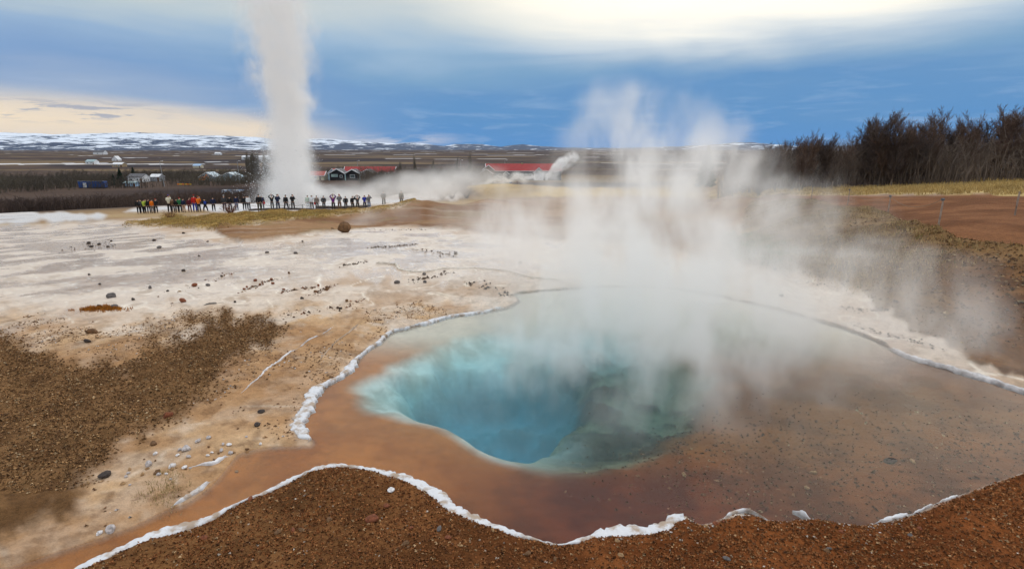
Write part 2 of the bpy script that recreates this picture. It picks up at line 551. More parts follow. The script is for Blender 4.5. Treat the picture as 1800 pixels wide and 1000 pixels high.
# --- heights -----------------------------------------------------
nearf = 1 - ss(RG, 14, 30)
rough_n = fbm(X * 2.2, Y * 2.2, 41, 5)
ridge = 1 - np.abs(2 * fbm(X * .9, Y * .9, 45, 5) - 1)
terr = fbm(X * .35, Y * .35, 47, 4) * 9
terr = (np.floor(terr) + ss(terr - np.floor(terr), .40, .60)) / 9          # tiny sinter terraces
outside = ss(-dp, 0.0, .10)
grv = np.maximum(z_gnear, z_gleft)
Z_out = Z + outside * (.035 + nearf * (.05 * (rough_n - .5) + .10 * (terr - .5) * (1 - grv)) + .05 * z_sand * (ridge - .6) + z_sand * nearf * .035 * (fbm(X * 7, Y * 7, 152, 4, .6) - .5) + .06 * grv * (fbm(X * 4, Y * 4, 51, 4) - .4))
Z_out = np.where((RG < 13) & (dp > -1.0), np.maximum(Z_out, .010 + .02 * ss(-dp, 0, .3)), Z_out)
Z_out += z_gnear * np.clip(-dp, 0, 3) * .03
Z_out += z_grass * (.06 + .25 * fbm(X * .6, Y * .6, 61, 4)) + z_soil * (.10 + .35 * (fbm(X * .35, Y * .35, 62, 5) - .4))
Z_out += z_right * (1 - z_path) * (.35 * (fbm(X * .5, Y * .5, 63, 4) - .45) + .10 * fbm(X * 2.4, Y * 2.4, 64, 3)) * ss(RG, 11, 15)
Z_out -= z_path * .12
Z_out += z_mound * .4 * (fbm(X * .2, Y * .2, 65, 4) - .5)
Z_out += z_farv * ss(RG, 72, 200) * 1.3 * (fbm(X * .03, Y * .03, 66, 3) - .5) * (1 - ss(RG, 500, 1500))
bed = -.03 - .055 * ss(dp, .1, 1.6) - .03 * (rough_n - .5)
stp = fbm(X * 2.3, Y * 2.8, 71, 5, .55)
st = stp * 7; st = (np.floor(st) + ss(st - np.floor(st), .25, .75)) / 7     # submerged ledges
right_b = ss(X, -.1, 1.1)
bed -= ss(db, -.15, .75) * (.24 - .14 * right_b + right_b * .42 * (st - .10))
ax, ay = X - DEEP[0], Y - DEEP[1]
fun = np.clip(1 - np.hypot(ax / 1.9, ay / 1.5), 0, 1)
bed -= ss(dv, -.06, .42) * (.38 + .35 * (stp - .4)) + ss(dv, .0, .8) * (.30 + 1.25 * fun ** 1.2)
Z = np.where(dp > 0, np.minimum(bed, -.02), Z_out)
mixp = ss(dp, -.02, .03)
Z = Z_out * (1 - mixp) + np.minimum(bed, -.02) * mixp

# --- base colours (what the surfaces are; pool edge shadow and gravel contrast are painted in) --
def col(*c):
    return np.array(c)[None, None, :]


def lay(base, wgt, c):
    return base * (1 - wgt[..., None]) + c * wgt[..., None]


def two(n, c1, c2, lo=.35, hi=.65):
    k = ss(n, lo, hi)[..., None]
    return col(*c1) * (1 - k) + col(*c2) * k


nA = fbm(X * .7, Y * .7, 101, 6, .55); nB = fbm(X * 2.5, Y * 2.5, 102, 5, .6); nC = fbm(X * .22, Y * .22, 103, 5)
nS = fbm(SX * 40, SY * 90, 104, 5, .6)
sint = two(nA, (.50, .365, .26), (.65, .555, .465))
sint = lay(sint, ss(nS, .56, .70) * .6, col(.38, .28, .20))
tl = np.abs(terr * 9 % 1 - .5)
sint = lay(sint, ss(nB, .62, .74) * .35, col(.66, .60, .54))
rim_l = ss(.06 - np.abs(fbm(X * .35, Y * .35, 47, 4) * 9 % 1 - .5), 0, .06) * (1 - ss(RG, 26, 40))
sint = lay(sint, rim_l * .9, col(.80, .72, .61))
colr = sint
colr = lay(colr, z_sand * (.55 + .45 * ss(nB, .3, .6)), two(nA, (.38, .215, .105), (.55, .365, .21)))
cr_l = ss(.035 - np.abs(fbm(X * 1.3 + 3, Y * .8, 111, 4) - .5), 0, .03)
colr = lay(colr, z_sand * cr_l * .4 * ss(nA, .4, .6), col(.17, .09, .045))
nD = fbm(X * 5, Y * 5, 151, 5, .65)
colr = lay(colr, z_sand * ss(nD, .56, .66) * .45, col(.16, .085, .045))
colr = lay(colr, z_sand * ss(nA, .60, .68) * .6, col(.66, .58, .50))
colr = lay(colr, (1 - z_sand) * nearf * ss(nD, .60, .70) * .35, col(.30, .22, .16))
colr = lay(colr, z_gleft, two(nB, (.125, .064, .027), (.21, .112, .048)))  # ground painted darker than its pebbles so the stones look lit
redx = ss(X, -2.2, 1.5)[..., None]
colr = lay(colr, z_gnear, two(nB, (.105, .048, .018), (.19, .088, .033)) * (1 - redx) + two(nB, (.125, .038, .011), (.21, .068, .020)) * redx)  # darkened between the pebbles too, for lit looking stones
valley = two(fbm(X * .010, Y * .016, 121, 5, .6), (.034, .023, .023), (.085, .056, .042))
valley = lay(valley, ss(fbm(X * .0035, Y * .013, 122, 5, .6), .54, .64) * .8, col(.20, .14, .075))
valley = lay(valley, ss(fbm(X * .004, Y * .004, 123, 4), .62, .66) * ss(RG, 350, 700) * .8, col(.024, .019, .026))
valley = lay(valley, ss(fbm(X * .006, Y * .028, 124, 4), .735, .75) * ss(RG, 400, 800), col(.70, .70, .72))
colr = lay(colr, np.maximum(ss(RG, 60, 68), ss(RG, 46, 60) * ss(AG, -.2, -.05)), two(fbm(X * .1, Y * .2, 119, 4), (.28, .17, .08), (.40, .28, .15)))
valley = valley
colr = lay(colr, z_farv, valley)
grass = two(nA, (.16, .095, .030), (.42, .28, .095))
grass = lay(grass, ss(nC, .55, .68) * .5, col(.13, .14, .035))
soil = two(nC, (.20, .098, .046), (.32, .185, .095), .3, .7)
soil = lay(soil, ss(nA, .55, .66) * .6, col(.25, .17, .08))
soil = lay(soil, ss(fbm(X * .25, Y * .9, 131, 4), .64, .70) * .25, col(.50, .42, .34))
colr = lay(colr, z_soil, soil)
colr = lay(colr, z_grass, grass)
rgt = two(nA, (.13, .076, .032), (.28, .18, .078))
rgt = lay(rgt, ss(nC, .5, .62) * .6, col(.13, .065, .026))
rgt = lay(rgt, ss(nB, .60, .70) * .4, col(.36, .26, .12))
rgt = lay(rgt, ss(SX, .58, .74) * ss(-SY, .14, .22) * .75, two(nB, (.09, .034, .012), (.19, .080, .028)))
colr = lay(colr, z_right, rgt)
colr = lay(colr, z_moss * ss(nB, .35, .6), col(.10, .13, .02))
colr = lay(colr, z_path, two(nA, (.145, .058, .024), (.22, .095, .042)))
colr = lay(colr, z_mound, two(fbm(X * .12, Y * .12, 141, 5), (.30, .19, .07), (.46, .31, .10)))
colr = lay(colr, z_strip, two(nA, (.36, .26, .10), (.55, .41, .18)))
colr = lay(colr, z_white, two(fbm(X * .25, Y * .5, 143, 4), (.42, .35, .30), (.64, .61, .59), .30, .45))
# pool bed
bedc = two(nB, (.34, .105, .014), (.45, .155, .028), .3, .7)
bedc = lay(bedc, ss(X, -1.6, .6) * ss(-Y, -5.9, -4.6), two(nB, (.085, .011, .001), (.15, .026, .004)))
bedc = lay(bedc, ss(X, 1.2, 3.2) * .8, two(nB, (.11, .032, .007), (.20, .066, .016)))
bedc = lay(bedc, ss(Y, 7.6, 9.3), two(nA, (.52, .42, .32), (.62, .54, .44)))
dbe = ss(db + .25 * (stp - .5), -.14, .28)
pale = two(nB, (.50, .47, .40), (.74, .72, .66))
olive = two(stp, (.050, .036, .018), (.24, .18, .10), .40, .60)
rb = ss(X + .9 * (stp - .5), -.35, .95) * (1 - ss(Y, 7.8, 9.2))
bedc = lay(bedc, dbe, pale * (1 - rb[..., None]) + olive * rb[..., None])
fdeep = np.clip(1.15 - np.hypot(ax / .75, (ay - .25) / .7), 0, 1) * ss(dv, .12, .3)
bedc = lay(bedc, ss(dv, .10, .40), two(stp, (.22, .225, .21), (.44, .44, .42), .3, .7))
bedc = lay(bedc, ss(fdeep, .15, .6), col(.80, .84, .86))
colr = lay(colr, mixp, bedc)
colr = lay(colr, ss(.045 - np.abs(dp - .012), 0, .03) * ss(Y, 5.2, 5.8) * .75, col(.085, .048, .028))  # dark line painted along the waterline for the crust's contact shadow

rgh = .85 + 0 * X
rgh = rgh * (1 - z_wet) + z_wet * (.09 + .42 * ss(nA, .44, .60))
rgh = rgh * (1 - z_white) + z_white * .3
rgh = np.where(mixp > .5, .7, rgh)
rgh = np.maximum(rgh, .9 * np.maximum.reduce([z_gnear, z_gleft, z_soil, z_grass, z_right, z_farv]))
bmp = np.maximum.reduce([grv, z_soil * .8, z_grass, z_right, .5 * z_sand])

V = np.stack([X, Y, Z], -1).reshape(-1, 3)
idx = np.arange(nr * na).reshape(nr, na)
nxt = np.roll(idx, -1, axis=1)
Fq = np.stack([idx[:-1], nxt[:-1], nxt[1:], idx[1:]], -1).reshape(-1, 4)[:, ::-1]
me = mesh_np('ground', V, Fq)
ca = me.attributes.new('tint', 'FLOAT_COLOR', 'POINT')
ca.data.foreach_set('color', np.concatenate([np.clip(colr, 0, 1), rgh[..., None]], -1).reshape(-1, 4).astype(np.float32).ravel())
cb = me.attributes.new('relief', 'FLOAT', 'POINT')
cb.data.foreach_set('value', bmp.astype(np.float32).ravel())

gm = bpy.data.materials.new('ground')
gm.use_nodes = True
t = N(gm.node_tree)
bs = gm.node_tree.nodes['Principled BSDF']
an = t.new('ShaderNodeAttribute', attribute_name='tint')
rn = t.new('ShaderNodeAttribute', attribute_name='relief')
geo = t.new('ShaderNodeNewGeometry').outputs['Position']
f1 = t.noise(geo, 14, 5, .65)
f2 = t.noise(geo, 70, 3, .6)
f3 = t.noise(geo, 2.5, 4, .6)
fac = t.m('ADD', t.m('ADD', t.m('MULTIPLY', f1, .55), t.m('MULTIPLY', f2, .35)), t.m('MULTIPLY', f3, .35))
amt = t.lin(rn.outputs['Fac'], 0, 1, .45, 1.1)
gain = t.m('ADD', 1.0, t.m('MULTIPLY', t.m('MULTIPLY', t.m('SUBTRACT', fac, .625), 2.2), amt))
gain = t.m('MAXIMUM', gain, .25)
t.put(bs.inputs['Base Color'], t.vm('MULTIPLY', an.outputs['Color'], t.comb(gain, gain, gain)))
rf = t.m('ADD', an.outputs['Alpha'], t.m('MULTIPLY', t.m('SUBTRACT', f1, .5), .25), clamp=True)
t.put(bs.inputs['Roughness'], rf)
t.put(bs.inputs['Specular IOR Level'], t.lin(an.outputs['Alpha'], .25, .8, .5, .06))
bp = t.new('ShaderNodeBump')
t.put(bp.inputs['Strength'], t.lin(rn.outputs['Fac'], 0, 1, .25, .8))
bp.inputs['Distance'].default_value = .03
t.put(bp.inputs['Height'], t.m('ADD', f1, t.m('MULTIPLY', f2, .6)))
t.put(bs.inputs['Normal'], bp.outputs[0])
me.materials.append(gm)
ground = bpy.data.objects.new('ground', me)
C.objects.link(ground)
tag(ground, 'sinter flats, brown gravel and grassland sloping into a wide valley', None, None, 'structure')

# quick height look-up on the finished sheet (bilinear in ring/azimuth)
LR = np.arange(nr)
def hz(x, y):
    r = np.hypot(x, y); a = np.arctan2(x, y)
    fi = np.interp(r, RAD, LR); fj = np.interp(a, AZ, np.arange(na))
    i = np.clip(fi.astype(int), 0, nr - 2); j = np.clip(fj.astype(int), 0, na - 2)
    u, v = fi - i, fj - j
    return (Z[i, j] * (1 - u) * (1 - v) + Z[i + 1, j] * u * (1 - v) + Z[i, j + 1] * (1 - u) * v + Z[i + 1, j + 1] * u * v)


def hz1(x, y):
    return float(hz(np.array([x]), np.array([y]))[0])


def spot(px, row):
    """world point on the finished ground seen at (px, row)"""
    p = ground_at(px, row)
    return (float(p[0]), float(p[1]), hz1(p[0], p[1]))


# ------------------------------------------------------------------ snowy range on the horizon
RIDGE = [(-900, 235), (-500, 238), (-200, 231), (0, 233), (90, 236), (150, 236), (200, 234), (240, 232.5), (280, 235), (330, 237.5), (400, 239), (450, 241), (490, 246), (540, 244.5), (570, 244),
         (610, 247), (650, 250), (690, 252.5), (730, 251.5), (780, 257), (800, 253.5), (850, 254.5), (880, 259), (905, 255), (918, 253.5), (945, 257), (985, 260), (1040, 260.5),
         (1120, 260), (1230, 256), (1290, 251.5), (1320, 250), (1350, 253), (1400, 258), (1500, 256), (1700, 252), (2000, 250), (2600, 245)]
mU = np.linspace(-1.35, 1.35, 900); mV = np.linspace(0, 1, 34)
MU, MV = np.meshgrid(mU, mV, indexing='ij')
rpx = np.array([p_[0] for p_ in RIDGE]); rrow = np.array([p_[1] for p_ in RIDGE])
ridge_az = np.array([math.atan2(*(lambda q: (q[0], q[1]))(ray(p_, r_))) for p_, r_ in RIDGE])
ridge_tan = np.array([(lambda q: q[2] / math.hypot(q[0], q[1]))(ray(p_, r_)) for p_, r_ in RIDGE])
dist = 9500 + 3000 * MV
topz = np.interp(MU, ridge_az, ridge_tan) * 12500 + 3
small_n = fbm(MU * 90, MV * 3, 201, 5)
topz = topz + 26 * (fbm(mU * 60, mU * 0, 203, 4)[:, None] - .5)
hgt = -18 + (topz + 18) * (ss(MV, 0, 1) * .75 + .25 * MV) * (.8 + .4 * (small_n - .5) * (1 - MV) * 2 + .2 * MV)
Vm = np.stack([np.sin(MU) * dist, np.cos(MU) * dist, hgt], -1).reshape(-1, 3)
im = np.arange(MU.size).reshape(MU.shape)
Fm = np.stack([im[:-1, :-1], im[1:, :-1], im[1:, 1:], im[:-1, 1:]], -1).reshape(-1, 4)
mm = bpy.data.materials.new('snowy_rock')
mm.use_nodes = True
t = N(mm.node_tree); bs = mm.node_tree.nodes['Principled BSDF']
gp = t.new('ShaderNodeNewGeometry').outputs['Position']
px_, py_, pz_ = t.xyz(gp)
u_ = t.m('ARCTAN2', px_, py_)
sn = t.noise(t.comb(t.m('MULTIPLY', u_, 42), t.m('MULTIPLY', pz_, .045), 0.0), 1.0, 6, .68, .6)
sn2 = t.noise(t.comb(t.m('MULTIPLY', u_, 9), t.m('MULTIPLY', pz_, .012), 3.0), 1.0, 3, .5)
th = t.m('ADD', t.m('ADD', sn, t.m('MULTIPLY', t.m('SUBTRACT', sn2, .5), .35)), t.lin(pz_, 0, 330, -.06, .14))
th = t.m('SUBTRACT', th, t.lin(u_, -.35, .1, 0, .05))
t.put(bs.inputs['Base Color'], t.mix(t.sstep(th, .47, .55), (.018, .027, .058), (.76, .82, .90)))  # blue of the distant air painted into the rock colour
bs.inputs['Roughness'].default_value = .9
mo = link('mountains', mesh_np('mountains', Vm, Fm), None, mm)
tag(mo, 'low range of blue mountains streaked with snow along the horizon', None, None, 'structure')

# ------------------------------------------------------------------ pool water: clear body that soaks up red, thin mirror on top
wm = bpy.data.materials.new('pool_water')
wm.use_nodes = True
nt = wm.node_tree; nt.nodes.clear(); t = N(nt)
pos = t.new('ShaderNodeNewGeometry').outputs['Position']
wav = t.m('ADD', t.noise(t.vm('MULTIPLY', pos, (1.6, 3.4, 1)), 1.5, 1.5, .45, .3), t.m('MULTIPLY', t.noise(t.vm('MULTIPLY', pos, (1.5, 4, 1)), 1.1, 2, .5), .8))
bpn = t.new('ShaderNodeBump')
bpn.inputs['Strength'].default_value = .085; bpn.inputs['Distance'].default_value = .05
t.put(bpn.inputs['Height'], wav)
fr = t.new('ShaderNodeFresnel'); fr.inputs['IOR'].default_value = 1.26
t.put(fr.inputs['Normal'], bpn.outputs[0])
tr = t.new('ShaderNodeBsdfTransparent'); gl_ = t.new('ShaderNodeBsdfGlossy')
gl_.inputs['Roughness'].default_value = .10
t.put(gl_.inputs['Normal'], bpn.outputs[0])
mx = t.new('ShaderNodeMixShader')
t.put(mx.inputs[0], t.m('MINIMUM', fr.outputs[0], .6)); t.put(mx.inputs[1], tr.outputs[0]); t.put(mx.inputs[2], gl_.outputs[0])
va = t.new('ShaderNodeVolumeAbsorption')
va.inputs['Color'].default_value = (.06, .82, .955, 1); va.inputs['Density'].default_value = .95
vsc = t.new('ShaderNodeVolumeScatter')                # milky silica in the water
vsc.inputs['Color'].default_value = (.55, .92, 1.0, 1); vsc.inputs['Density'].default_value = .16
add = t.new('ShaderNodeAddShader'); t.put(add.inputs[0], va.outputs[0]); t.put(add.inputs[1], vsc.outputs[0])
ou = t.new('ShaderNodeOutputMaterial')
t.put(ou.inputs['Surface'], mx.outputs[0]); t.put(ou.inputs['Volume'], add.outputs[0])
pc = POOL.mean(axis=0)
nrm = np.roll(POOL, -1, 0) - np.roll(POOL, 1, 0)
nrm = np.stack([nrm[:, 1], -nrm[:, 0]], -1); nrm /= np.linalg.norm(nrm, axis=1)[:, None] + 1e-9
sgn = 1 if sdf(POOL, (POOL + nrm * .03)[:, 0], (POOL + nrm * .03)[:, 1]).mean() < 0 else -1
big = POOL + sgn * nrm * .04
bm = bmesh.new()
vt = [bm.verts.new((*p_, 0.0)) for p_ in big]
vb = [bm.verts.new((*p_, -4.0)) for p_ in big]
bm.faces.new(vt); bm.faces.new(vb[::-1])
for i in range(len(vt)):
    j = (i + 1) % len(vt)
    bm.faces.new((vt[i], vb[i], vb[j], vt[j]))
water = link('water', bm_mesh('water', bm), None, wm)
tag(water, 'clear hot spring pool, brown at the edge and deep blue over the vent', None, None, 'structure')

# ------------------------------------------------------------------ white sinter crusts along the edges
crust_m = mat('white_sinter', (.46, .36, .28), .8, .10, 8, .2, 1.0, 60, col2=(.68, .69, .72), lo=.36, hi=.56)
crust_b = mat('tan_sinter', (.42, .33, .25), .8, .3, 6, .3, .5, 40)
crust_g = mat('grey_sinter', (.55, .51, .50), .75, .25, 7, .3, .6, 40, col2=(.80, .78, .79))


def crust(label, pl, wid, hgt_, m_, seed, shift=0.0, taper=True, lump=.55, base=None):
    p = smooth_poly(flat(pl), 6, False)
    seg = np.linalg.norm(np.diff(p, axis=0), axis=1); s_ = np.concatenate([[0], np.cumsum(seg)])
    n = max(int(s_[-1] / .011), 14)
    si = np.linspace(0, s_[-1], n)
    px_, py_ = np.interp(si, s_, p[:, 0]), np.interp(si, s_, p[:, 1])
    tx, ty = np.gradient(px_), np.gradient(py_)
    ln = np.hypot(tx, ty) + 1e-9
    nx, ny = -ty / ln, tx / ln
    kern = np.ones(7) / 7
    nx, ny = np.convolve(np.pad(nx, 3, 'edge'), kern, 'valid'), np.convolve(np.pad(ny, 3, 'edge'), kern, 'valid')
    wob = (fbm(si * 2.2, si * 0 + seed, seed, 4) - .5) * wid * 1.3 + shift
    wdt = wid * (.05 + 1.9 * ss(fbm(si * 1.9, si * 0 + 3.3, seed + 3, 4), .15, .85))
    if lump > .7:
        wdt *= .12 + .88 * ss(fbm(si * 3.2, si * 0 + 8.8, seed + 13, 3), .36, .50)
    wdt *= .60 + .40 * ss(fbm(si * 1.1, si * 0 + 5.5, seed + 15, 3), .30, .52)
    if taper:
        e_ = np.minimum(si, s_[-1] - si); wdt *= ss(e_, -.02, .25)
    ac = np.linspace(-1, 1, 15)
    S, Aq = np.meshgrid(si, ac, indexing='ij')
    # scalloped, crumbly edges
    sc_ = 1 + np.abs(Aq) * (np.where(Aq > 0, fbm(S * 16, S * 0 + 1.5, seed + 5, 3), fbm(S * 16, S * 0 + 7.5, seed + 6, 3)) - .5) * 1.5
    ph = S * 34 + 16 * fbm(S * 2.5, S * 0, seed + 9, 3)
    sc_ = sc_ + np.clip(Aq, 0, 1) ** 1.5 * .40 * (np.abs(np.sin(ph)) - .4)     # beads on the water side
    off = Aq * wdt[:, None] * .5 * sc_ + wob[:, None]
    lum = (1 - np.abs(2 * fbm(S * 15, off * 15 + seed, seed + 7, 3) - 1)) * .55 + .45 * fbm(S * 48, off * 48, seed + 8, 3)
    hh_ = hgt_ * np.clip(1 - np.abs(Aq) ** 2.6, 0, 1) ** .6 * (1 - lump + 1.7 * lump * lum) * (1 + .35 * np.clip(Aq, 0, 1) * (np.abs(np.sin(ph)) - .5)) * ss(wdt, 0, wid * .4)[:, None]
    xx, yy = px_[:, None] + nx[:, None] * off, py_[:, None] + ny[:, None] * off
    g0 = np.maximum(hz(xx, yy), 0) if base is None else base
    cen = np.maximum(g0[:, 7:8], .0) if base is None else base
    zz = np.where(np.abs(Aq) > .99, np.minimum(g0, cen) - .05, cen + hh_)
    Vc = np.stack([xx, yy, zz], -1).reshape(-1, 3)
    ii = np.arange(S.size).reshape(S.shape)
    Fc_ = np.stack([ii[:-1, :-1], ii[1:, :-1], ii[1:, 1:], ii[:-1, 1:]], -1).reshape(-1, 4)
    o = link('sinter_crust', mesh_np('sinter_crust', Vc, Fc_), None, m_)
    return tag(o, label, 'crust', 'sinter crusts edging the hot pool')


crust('thick white scalloped crust between the pool and the near brown gravel', [(x_, y_ + 4) for x_, y_ in NEAR_RIM[1:]] + [(1192, 912), (1201, 905)], .105, .028, crust_m, 5)
crust('white lumpy crust curving up the tan bank of the pool to a hooked tip', LEFT_RIM[:0:-1][::-1] + [(546, 780), (538, 784)], .088, .026, crust_m, 11)
crust('thin brown lip where far pool water meets pale sinter', [(1290, 526), (1360, 541), (1420, 558), (1480, 575), (1540, 598), (1566, 612)], .05, .035, crust_b, 17)
crust('broken pale lip of sinter running out past the fence side of the pool', [(1564, 612), (1574, 617), (1600, 628), (1650, 643), (1740, 668), (1850, 705)], .07, .04, crust_g, 19)
crust('thin tan lip behind the steam at the far edge of the pool', FAR_RIGHT[10:][:8], .045, .03, crust_b, 23)
crust('short white crust stub beside the pool outflow', [(300, 893), (330, 878), (352, 865), (366, 852), (380, 843)], .06, .024, crust_m, 29, lump=.75)
crust('grey white crust flake pointing at the outflow from the sandy bank', [(322, 828), (350, 822), (375, 818), (395, 808), (418, 797)], .055, .024, crust_g, 31, lump=.8)
crust('small white crust patches at the shallow reddish corner of the pool', [(1268, 916), (1280, 906), (1300, 899), (1316, 896), (1334, 903), (1352, 915), (1372, 919)], .05, .02, crust_m, 37, lump=.9)
crust('little white crust fleck standing in reddish shallow water', [(1394, 896), (1408, 902), (1420, 910), (1428, 914)], .05, .025, crust_m, 41, lump=.9, base=.004)
crust('narrow white crust line along the gravel shore below the misty water', [(1536, 921), (1560, 916), (1585, 908), (1612, 901), (1645, 885), (1700, 866)], .035, .02, crust_m, 43, lump=.8)
crust('grey terrace edge stepping across the tan sand bank', [(403, 709), (430, 690), (440, 680), (455, 668), (470, 652), (500, 630), (530, 612), (556, 596), (592, 573)], .020, .014, crust_g, 47, lump=.9)
crust('low tan terrace edge on the sand nearer the pool', [(560, 640), (585, 612), (610, 590), (632, 572)], .016, .012, crust_b, 53, lump=.9)
crust('dark cracked ledge of sinter beside brown gravel and wet flat', [(345, 545), (370, 541), (395, 537), (412, 534)], .06, .03, mat('dark_sinter', (.20, .18, .16), .8, .3, 6, .3, .5, 40), 59, lump=.8)
crust('cream ripple crust winding over the wet sinter flat', [(660, 462), (695, 464), (702, 474), (740, 480), (800, 472), (880, 478), (930, 490), (990, 496)], .05, .03, mat('cream_sinter', (.66, .60, .52), .7, .15, 8), 61)

# ------------------------------------------------------------------ stones
def zl(zn):
    """look up a zone weight at any point"""
    def f(x, y):
        r = np.hypot(x, y); a = np.arctan2(x, y)
        i = np.clip(np.rint(np.interp(r, RAD, LR)).astype(int), 0, nr - 1); j = np.clip(np.rint(np.interp(a, AZ, np.arange(na))).astype(int), 0, na - 1)
        return zn[i, j]
    return f


def rock_mesh(name, seed, sub=3, flat_=.75):
    bm = bmesh.new()
    bmesh.ops.create_icosphere(bm, subdivisions=sub, radius=1)
    rr_ = random.Random(seed)
    pl_ = [(Vector((rr_.gauss(0, 1), rr_.gauss(0, 1), rr_.gauss(0, 1))).normalized(), rr_.uniform(.55, .92)) for _ in range(11)]
    for v in bm.verts:
        c_ = v.co.copy()
        for n_, d_ in pl_:
            k = c_.dot(n_) - d_
            if k > 0:
                c_ -= n_ * k * .9
        c_ *= 1 + rr_.uniform(-.035, .035)
        v.co = Vector((c_.x, c_.y * .85, c_.z * flat_))
    return bm_mesh(name, bm, False)


rockm = {k: mat('rock_' + k, c_, .85, .35, 2.2, .3, .5, 5) for k, c_ in
         dict(brown=(.16, .085, .04), red=(.20, .065, .03), grey=(.13, .115, .11), dark=(.055, .043, .038), pale=(.48, .44, .43), white=(.72, .70, .70), tan=(.36, .22, .11)).items()}
protos = [rock_mesh('rock', 300 + i, 3 if i == 0 else 2, .9 if i == 0 else (.55 + .1 * (i % 4))) for i in range(8)]


def rock(px, row, wpx, kind, label, i=None, sink=.35, grp=None, hf=1.0):
    x, y, z = spot(px, row)
    s_ = wpx / F * math.hypot(y, 3) / 2
    me_ = protos[random.randrange(1, 8) if i is None else i]
    o = link('rock', me_, None, rockm[kind], (x, y, (max(z, -.05) if y < 12 else z) + s_ * .5 * hf * (1 - sink)))
    o.scale = (s_, s_ * random.uniform(.7, 1), s_ * hf)
    o.rotation_euler = (random.uniform(-.2, .2), random.uniform(-.2, .2), random.uniform(0, 6.28))
    return tag(o, label, 'rock', grp)


rock(605, 410, 27, 'brown', 'big brown boulder standing alone on the wet flat before the grassy bank', 6, .0, None, 1.15)
rock(343, 507, 13, 'red', 'reddish brown stone on the wet flat, the farther of two alike')
rock(322, 536, 15, 'red', 'reddish brown stone lying nearest the gravel patch on the wet flat')
rock(197, 529, 16, 'grey', 'flat grey stone lying in the wet film near the orange moss')
rock(203, 545, 12, 'grey', 'grey stone touching the orange moss at the flat edge')
rock(323, 479, 7, 'dark', 'small dark stone alone halfway up the wet flat')
rock(271, 425, 7, 'dark', 'tiny black stone near the tip of the grassy bank')
rock(297, 739, 18, 'red', 'round reddish stone where the gravel patch meets the tan sand')
rock(460, 729, 13, 'dark', 'dark lump on the sand, farther of a pair by the pool spit')
rock(453, 752, 15, 'dark', 'dark green grey lump on the sand, nearer of a pair by the pool spit')
rock(349, 781, 12, 'pale', 'whitish lump on the sand between gravel and outflow')
rock(328, 796, 17, 'pale', 'long pale crust fragment on the sand above the outflow')
rock(304, 825, 14, 'white', 'white crust lump among broken pieces by the outflow')
rock(262, 823, 16, 'pale', 'pale jagged lump at the gravel foot left of the outflow pieces')
rock(195, 934, 20, 'pale', 'grey white crust piece on the far side of the outflow stream')
rock(176, 940, 12, 'white', 'small white crust piece next to a larger grey one by the outflow')
rock(688, 871, 17, 'white', 'flat white pebble alone on the near brown gravel', None, .3, None, .5)
rock(655, 925, 26, 'red', 'flat reddish brown stone half buried in the near gravel', None, .4, None, .7)
rock(772, 941, 14, 'grey', 'grey round pebble on the near gravel below the white crust')
rock(647, 925, 9, 'red', 'small red stone beside the flat reddish brown stone')
rock(271, 787, 13, 'brown', 'brown stone in sand below the round reddish stone')
rock(185, 842, 22, 'dark', 'dark brown clod at the low edge of the gravel patch')
rock(155, 610, 14, 'dark', 'dark brown stone by the frame edge above the gravel patch')
rock(163, 594, 20, 'brown', 'low brown slab of sinter at the upper edge of the gravel patch', None, .6)
rock(698, 500, 12, 'grey', 'dark stone on the sinter flat, first of a scattered few', None)
rock(746, 484, 9, 'grey', 'dark stone on the sinter flat next to the first')
rock(747, 498, 8, 'grey', 'dark stone nearest the cream crust on the sinter flat')
rock(801, 449, 9, 'dark', 'dark stone on the far wet flat seen through thin steam')
rock(914, 467, 9, 'grey', 'grey stone veiled by steam behind the pool')
rock(1373, 524, 10, 'dark', 'dark stone on the pale shore behind the pool')
rock(1361, 483, 10, 'dark', 'dark stone at the top of the pale shore under the slope')
rock(1566, 806, 22, 'dark', 'dark stone under clear water near the misty end')
rock(1606, 806, 14, 'tan', 'tan pebble under clear water near the misty end')
rock(1431, 823, 12, 'tan', 'tan pebble on the pool bed amid red brown shallows')
rock(1203, 828, 12, 'tan', 'tan pebble on the pool bed above the white crust end')
rock(1419, 851, 10, 'tan', 'small tan pebble on the red pool bed')
rr_ = random.Random(5)
for px, row, wp, kd in [(175, 544, 8, 'dark'), (366, 505, 9, 'grey'), (265, 511, 10, 'grey'), (296, 518, 6, 'dark'), (235, 532, 8, 'dark'), (449, 497, 8, 'red'), (531, 530, 8, 'dark'),
                        (610, 534, 9, 'brown'), (599, 547, 8, 'dark'), (508, 483, 7, 'brown'), (414, 537, 6, 'dark'), (280, 438, 9, 'grey'), (585, 406, 7, 'brown'), (477, 494, 6, 'red'),
                        (480, 503, 7, 'red'), (499, 512, 7, 'red'), (434, 507, 6, 'red'), (430, 512, 7, 'red'), (457, 503, 6, 'red'), (560, 505, 7, 'red'), (575, 512, 9, 'brown'), (555, 516, 8, 'brown'),
                        (190, 436, 6, 'dark'), (350, 452, 5, 'dark'), (470, 447, 8, 'grey'), (520, 449, 8, 'grey'), (532, 427, 5, 'dark'), (323, 412, 6, 'dark'), (365, 427, 6, 'grey'),
                        (196, 426, 6, 'dark'), (156, 430, 8, 'dark'), (161, 436, 9, 'dark'), (175, 432, 7, 'dark'), (157, 484, 6, 'dark'), (390, 489, 6, 'dark'), (176, 503, 6, 'dark')]:
    rock(px, row, wp, kd, 'small dark chip of stone scattered over the wet pale flat', None, .3, 'stone chips on the wet flat')
